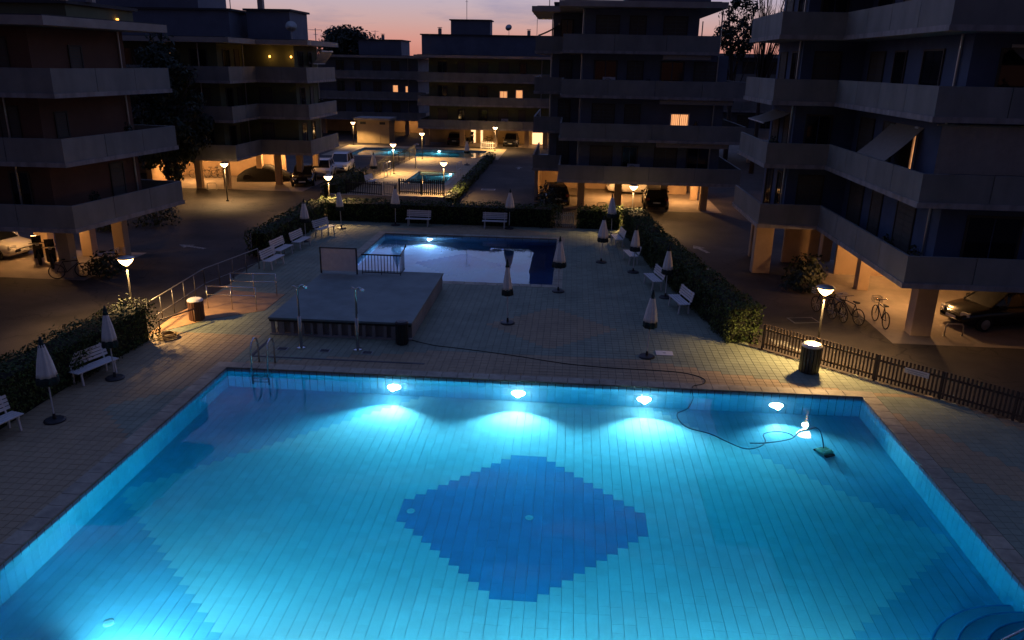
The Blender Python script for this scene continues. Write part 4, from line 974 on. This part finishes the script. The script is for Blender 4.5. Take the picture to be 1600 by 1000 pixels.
# ------------------------------------------------------------------ vehicles
def car(label, loc, rz, paint, L_=4.2, W=1.72, Hh=1.48, hatch=True):
    t = thing('parked_car', label, 'car', (*loc,-.03), rz); hw = W/2; h2 = L_/2
    # stations: x, bottom z, belt z, half width
    S = [(-h2,.42,.72,hw*.80),(-h2+.12,.26,.86,hw*.93),(-h2+.5,.22,.94,hw),(-.4,.2,.95,hw),(.55,.2,.93,hw),(h2-.95,.22,.90,hw*.99),(h2-.35,.24,.80,hw*.95),(h2-.08,.28,.68,hw*.84),(h2,.38,.55,hw*.70)]
    b = MB(); rings = []
    for x,zb_,zt,w_ in S:
        m_ = (zb_+zt)/2
        rings.append([(x,-w_*.94,zb_),(x,-w_,m_),(x,-w_*.97,zt-.05),(x,-w_*.86,zt),(x,0,zt+.02),(x,w_*.86,zt),(x,w_*.97,zt-.05),(x,w_,m_),(x,w_*.94,zb_)])
    o = 0; n = 9
    vs = [v for r in rings for v in r]; fs = []
    for i in range(len(S)-1):
        for k in range(n): fs.append((i*n+k, i*n+(k+1) % n, (i+1)*n+(k+1) % n, (i+1)*n+k))
    fs.append(tuple(range(n))); fs.append(tuple(reversed(range((len(S)-1)*n, len(S)*n)))); b.add(vs, [tuple(reversed(f)) for f in fs])
    body = b.build('body', paint, t, smooth=True)
    # cabin
    rear = -h2+.14 if hatch else -h2+.75
    C_ = [(rear,.92,hw*.84),(rear+.32,Hh-.10,hw*.72),(rear+.75,Hh-.02,hw*.70),(.1,Hh,hw*.70),(.38,Hh-.05,hw*.69),(1.12,.92,hw*.82)]
    g_ = MB(); g2 = []
    for x,z,w_ in C_: g2.append((x,w_,z))
    vs = []; 
    for x,z,w_ in C_: vs += [(x,-w_,z),(x,w_,z)]
    base = [(x,-hw*.86,.92) for x,_,_ in C_]+[(x,hw*.86,.92) for x,_,_ in C_]
    m_ = len(C_); vs += base; fs = []
    for i in range(m_-1):
        fs.append((2*i,2*i+1,2*i+3,2*i+2)); fs.append((2*i,2*i+2,2*m_+i+1,2*m_+i)); fs.append((2*i+1,3*m_+i,3*m_+i+1,2*i+3))
    g_.add(vs, fs); g_.build('windows', GLASS, t)
    r_ = MB()
    for s in (0,): r_.add([(C_[1][0]-.02,-C_[1][2],C_[1][1]+.012),(C_[1][0]-.02,C_[1][2],C_[1][1]+.012),(C_[2][0],C_[2][2],C_[2][1]+.012),(C_[2][0],-C_[2][2],C_[2][1]+.012),(C_[3][0],C_[3][2],C_[3][1]+.012),(C_[3][0],-C_[3][2],C_[3][1]+.012),(C_[4][0],C_[4][2],C_[4][1]+.012),(C_[4][0],-C_[4][2],C_[4][1]+.012)], [(0,3,2,1),(3,5,4,2),(5,7,6,4)])
    for s in (-1,1):
        for p, q in ((C_[4],C_[5]),(C_[1],C_[0])): r_.bar((p[0],s*p[2],p[1]),(q[0],s*q[2]*1.01,q[1]),.07,.05)
        r_.bar((-.45,s*hw*.86,.93),(-.45,s*C_[3][2]*1.01,Hh-.03),.05,.09); r_.bar((C_[1][0],s*C_[1][2],C_[1][1]),(C_[4][0],s*C_[4][2],C_[4][1]+.02),.05,.06)
    r_.build('roof', paint, t)
    for x in (-h2+.78,h2-.85):
        for s in (-1,1):
            wh = MB().tube([(0,-.1,0),(0,.1,0)],.31,18).build('wheel', RUBBER, t); wh.location = (x,s*(hw-.07),.31)
            MB().lathe([(.02,0),(.19,.0),(.20,.02),(.05,.035)],14).build('rim', GALV, wh).rotation_euler = (R(-90*s),0,0); wh.children[0].location = (0,s*.1,0)
    for s in (-1,1):
        MB().obox((h2-.16,s*hw*.68,.66),(.9,.35*s,0),(-.35*s,.9,0),Z_,.10,.17,.07).build('headlight', mat('headlamp_glass',(.5,.5,.5),.1,spec=.7), t)
        MB().obox((-h2+.08,s*hw*.76,.80),(.95,-.2*s,0),(.2*s,.95,0),Z_,.05,.13,.10).build('tail_light', REDL, t)
        MB().obox((.72,s*(hw+.06),.98),X_,Y_,Z_,.07,.09,.06).build('mirror', paint, t)
    MB().box(-h2-.02,-h2+.06,-.26,.26,.52,.63).build('number_plate', PLATE, t); MB().box(h2-.06,h2+.02,-.26,.26,.40,.51).build('number_plate', PLATE, t)
    return t
car('white car parked farthest right beside the olive block', (-20.9,70.6), R(-84), CARW, 4.3, 1.8, 1.6); car('white hatchback parked between the black car and the other white car', (-21.3,66.4), R(-80), CARW, 4.0, 1.7, 1.5)
car('black car parked nearest beside the olive block', (-21.6,62.2), R(-75), CARK, 4.2); car('dark car parked under the slate block showing its rear plate', (6.15,56.6), R(88), CARK, 4.0, 1.7, 1.5)
car('white car seen sideways deep under the slate block', (4.9,62.4), R(180), CARW, 3.9); car('dark car parked under the blue block at the right edge', (17.4,31.2), R(195), CARK, 4.4)
car('white car parked under the terracotta block at the left edge', (-28.8,36.0), R(-8), CARW, 4.1); car('dark car under the far block, left', (-14.2,97.4), R(90), CARG, 4.2); car('pale car under the far block, right', (-7.4,97.2), R(-90), CARG, 4.2)
car('grey car parked before the left pier of the slate block', (-1.1,56.8), R(100), CARK, 3.8)
t = thing('covered_car', 'car under a dark cover below the olive block', 'car', (-25.3,64.4-1.0,-.03), .2); c = MB(); n = 14; rows = []
for i in range(9):
    x = -2.1+i*.525; hh = (.5,.95,1.2,1.42,1.48,1.45,1.15,.95,.55)[i]
    rows.append([(x+rnd.uniform(-.04,.04), -.95+k*1.9/n, max(0.0, .85*hh*(1-abs((k-n/2)/(n/2))**4)+rnd.uniform(-.05,.05)) if 0 < k < n else 0) for k in range(n+1)])
c.add([v for r in rows for v in r], [(i*(n+1)+k,(i+1)*(n+1)+k,(i+1)*(n+1)+k+1,i*(n+1)+k+1) for i in range(8) for k in range(n)]); c.build('cover', TARP, t, smooth=True)
for x in (-1.3,1.3):
    for y in (-.8,.8): MB().tube([(x,y-.09,.3),(x,y+.09,.3)],.3,14).build('wheel', RUBBER, t)

def bicycle(label, x, y, rz, m=CARK, basket=False):
    t = thing('bicycle', label, 'bicycle', (x,y,-.03), rz); 
    for px in (-.52,.52):
        wh = MB().torus((0,0,0),(0,1,0),.32,.022,22,6).build('wheel', RUBBER, t); wh.location = (px,0,.345)
        sp = MB()
        for i in range(8): sp.tube([(0,0,0),(.31*math.cos(i*.785),0,.31*math.sin(i*.785))],.005,3)
        sp.build('spokes', GALV, wh)
    f = MB(); A, B, C_, D = (-.52,0,.345),(-.12,0,.30),(-.24,0,.78),(.36,0,.80)
    for a,b in ((A,B),(A,C_),(B,C_),(C_,D),(B,(.38,0,.72))): f.tube([a,b],.018,6)
    f.tube([(.52,0,.345),(.36,0,.80),(.33,0,.95)],.017,6); f.build('frame', m, t)
    MB().tube([(.22,-.28,1.0),(.33,-.1,.97),(.33,.1,.97),(.22,.28,1.0)],.016,6).build('handlebar', STEEL, t)
    MB().prism([(-.40,-.08),(-.40,.08),(-.12,.025),(-.12,-.025)],.86,.91).build('saddle', RUBBER, t); MB().tube([(-.24,0,.78),(-.26,0,.87)],.014,5).build('seat_post', STEEL, t)
    if basket:
        b = MB()
        for z in (.82,.92,1.02): b.add([], []); b.tube([(.42,-.16,z),(.7,-.16,z),(.7,.16,z),(.42,.16,z),(.42,-.16,z)],.01,4)
        for q in ((.42,-.16),(.7,-.16),(.7,.16),(.42,.16),(.56,-.16),(.56,.16)): b.tube([(*q,.80),(*q,1.02)],.008,4)
        b.build('basket', GALV, t)
BK = [(10.6,31.4,1.9,'bicycle leaning in the rack under the blue block, leftmost',True),(11.0,31.0,1.75,'bicycle in the rack under the blue block, second from left',False),(11.4,30.7,1.95,'bicycle in the rack under the blue block, third from left',True),
      (12.5,30.4,1.6,'bicycle standing apart beside the front pier of the blue block',True),(-22.4,35.9-3.4,.5,'bicycle lying near the front pier of the terracotta block',False),(-21.5,34.2,.2,'bicycle behind the front pier of the terracotta block',True),
      (-31.0,63.6,.3,'bicycle against the lit wall under the olive block, left',False),(-29.9,63.9,.1,'bicycle against the lit wall under the olive block, middle',True),(-29.3,63.7,-.2,'bicycle against the lit wall under the olive block, right',False),
      (-10.3,98.7,.4,'bicycle before the far block doorways',False)]
for x,y,a,lb,bk in BK: bicycle(lb,x,y,a,basket=bk)
def scooter(label, x, y, rz):
    t = thing('motor_scooter', label, 'scooter', (x,y,-.03), rz)
    for px in (-.6,.6):
        wh = MB().torus((0,0,0),(0,1,0),.2,.075,18,8).build('wheel', RUBBER, t, smooth=True); wh.location = (px,0,.275); MB().tube([(0,-.03,0),(0,.03,0)],.14,12).build('rim', GALV, wh)
    MB().prism([(-.85,-.16),(-.2,-.19),(-.2,.19),(-.85,.16)],.42,.72).build('tail_body', CARK, t, bevel=.05); MB().box(-.22,.35,-.17,.17,.28,.36).build('footboard', BLACKP, t, bevel=.02)
    MB().prism([(-.8,-.14),(-.15,-.16),(-.15,.16),(-.8,.14)],.722,.82).build('saddle', RUBBER, t, bevel=.03); MB().obox((.43,0,.65),(.96,0,-.28),Y_,(.28,0,.96),.04,.21,.36).build('leg_shield', CARK, t, bevel=.03)
    MB().tube([(.34,-.34,1.02),(.42,0,1.05),(.34,.34,1.02)],.02,6).build('handlebar', DARKM, t); MB().lathe([(.02,0),(.09,.01),(.1,.06)],12,(0,0,0)).build('headlight', PLATE, t).location = (.5,0,.93)
    MB().tube([(.42,0,1.0),(.6,0,.275)],.03,6).build('fork', DARKM, t); MB().obox((.5,0,1.25),(.9,0,-.4),Y_,(.4,0,.9),.008,.2,.2).build('windscreen', GLASS, t)
scooter('dark motor scooter under the terracotta block beside the white car',-25.6,35.0,-.9); scooter('second dark scooter under the terracotta block nearer the pier',-24.5,34.4,-1.0); scooter('scooter parked by the lit doorways of the far block',-12.6,98.2,1.2)
def hoop(label, x, y, rz):
    t = thing('parking_hoop', label, 'hoop', (x,y,-.03), rz); MB().tube([(-.35,0,0),(-.35,0,.38),(-.28,0,.48),(.28,0,.48),(.35,0,.38),(.35,0,0)],.025,7).build('bow', GALV, t, smooth=True)
    for q in (-.35,.35): MB().lathe([(.06,0),(.06,.012)],10,(q,0,0)).build('foot', GALV, t)
hoop('steel parking hoop before the front pier of the blue block',14.9,29.4,.1); hoop('steel parking hoop before the olive block, right one',-27.4,58.0,.2); hoop('steel parking hoop before the olive block, left one',-31.4,58.2,.1); hoop('steel parking hoop before the slate block',2.3,54.6,0)
# manhole covers and road arrows
for x,y,a,lb in ((9.6,30.6,.2,'dark rectangular manhole before the bicycle rack'),(-18.0,44.8,.1,'manhole on the court left of the second pool'),(-4.2,51.6,0,'manhole on the road behind the far hedge'),(-6.5,62.0,0,'manhole on the road right of the far pool'),(2.4,53.4,.1,'manhole before the slate block')):
    t = thing('manhole_cover', lb, 'manhole', (x,y,-.026), a); MB().box(-.55,.55,-.35,.35,0,.008).build('frame', GALV, t); MB().box(-.48,.48,-.28,.28,.0085,.012).build('lid', DARKM, t)
for x,y,a,lb in ((7.0,38.6,.3,'white arrow painted on the road right of the hedge, nearer one'),(7.4,43.0,.3,'white arrow painted on the road right of the hedge, farther one'),(-20.0,39.3,1.2,'white arrow painted on the left court'),(-5.0,76.0,0,'pale arrow on the road right of the far pools'),(8.2,27.4,.6,'pale paint patch on the road behind the picket fence')):
    tag(MB().prism([(-.12,-.9),(.12,-.9),(.12,.2),(.38,.2),(0,.95),(-.38,.2),(-.12,.2)],0,.004).build('road_arrow', PAINTL), lb, 'road marking').location = (x,y,-.028); bpy.context.scene.collection.objects[-1].rotation_euler.z = a

# ------------------------------------------------------------------ balcony clutter
def potted_plant(label, x, y, z, h, seed):
    r_ = random.Random(seed); t = thing('potted_plant', label, 'potted plant', (x,y,z)); MB().lathe([(.11,0),(.15,.24),(.17,.26),(.16,.30)],12).build('pot', mat('clay_pot',(.20,.085,.05),.8), t)
    pts = []
    for _ in range(150):
        d = Vector((r_.gauss(0,1),r_.gauss(0,1),r_.gauss(0,1))).normalized(); pts.append((Vector((d.x*.28*r_.uniform(.3,1), d.y*.28*r_.uniform(.3,1), .3+h*.5+d.z*h*.5*r_.uniform(.3,1))), d))
    b = MB(); leaf_cards(b, pts, .075, r_); b.build('foliage', LEAFD, t); MB().tube([(0,0,.25),(0,0,.3+h*.5)],.015,5).build('stem', BRANCH, t)
z1 = lambda b, k: b.zb+k*b.st+.161
for i, (x, y, b, k, h, lb) in enumerate(((11.7,26.7,E_,0,1.0,'tall plant in a pot at the first floor corner of the blue block'),(11.7,29.0,E_,0,.8,'round plant in a pot on the first floor side balcony of the blue block'),(9.0,36.4,E_,1,1.0,'plant in a pot at the second floor inner corner of the blue block'),
    (14.5,26.7,E_,2,.9,'plant in a pot on the third floor front balcony of the blue block'),(2.2,51.4,D_,0,.9,'plant in a pot on the first floor balcony of the slate block'),(7.8,51.4,D_,1,1.0,'plant in a pot beside the lit windows of the slate block'),(4.6,51.4,D_,2,.9,'plant in a pot on the third floor balcony of the slate block'),
    (-20.7,32.5,A_,0,1.0,'plant in a pot on the first floor balcony of the terracotta block'),(-20.3,35.2,A_,1,1.0,'plant in a pot on the second floor balcony of the terracotta block'),(-20.4,64,B_,1,1.0,'plant in a pot on the second floor balcony of the olive block'))): potted_plant(lb, x, y, z1(b,k), h, 90+i)
def cooler(label, x, y, z, rz):
    t = thing('air_conditioner', label, 'air conditioner', (x,y,z), rz); MB().box(-.4,.4,-.28,-.02,0,.55).build('casing', WHITE, t, bevel=.015); MB().torus((-.08,-.285,.275),(0,1,0),.2,.012,18,5).build('fan_guard', DARKM, t)
    for q in range(4): MB().box(-.26,.10,-.289,-.283,.13+q*.09,.14+q*.09).build('grille', DARKM, t)
    for q in (-.3,.3): MB().box(q-.02,q+.02,-.28,0,-.05,-.002).build('bracket', GALV, t)
cooler('white cooler box on the first floor wall of the slate block',4.1,52.38,D_.zb+.6,0); cooler('white cooler box on the third floor wall of the slate block',2.2,52.38,D_.zb+2*D_.st+.7,0)
cooler('white cooler box on the third floor front wall of the blue block',15.2,27.68,E_.zb+2*E_.st+1.7,0); cooler('white cooler box on the first floor wall of the far block',-8.0,94.38,C_.zb+.7,0)
def dish(label, x, y, z, rz):
    t = thing('satellite_dish', label, 'satellite dish', (x,y,z), rz); MB().tube([(0,0,0),(0,0,.9)],.03,6).build('mast', GALV, t)
    d = MB().lathe([(.02,0),(.2,.03),(.34,.09),(.42,.15)],18).build('reflector', GALV, t, smooth=True); d.location = (0,-.05,.85); d.rotation_euler = (R(65),0,0); MB().tube([(0,-.1,.7),(0,-.5,.85)],.012,5).build('feed_arm', GALV, t)
dish('satellite dish on the olive block roof edge',-21.0,59.9,B_.rz+.05,.3); dish('satellite dish on the far block attic',-8.5,104.5,12.95,-.2); dish('satellite dish on the slate block left roof',-1.9,57.2,D_.rz+.05,.2)
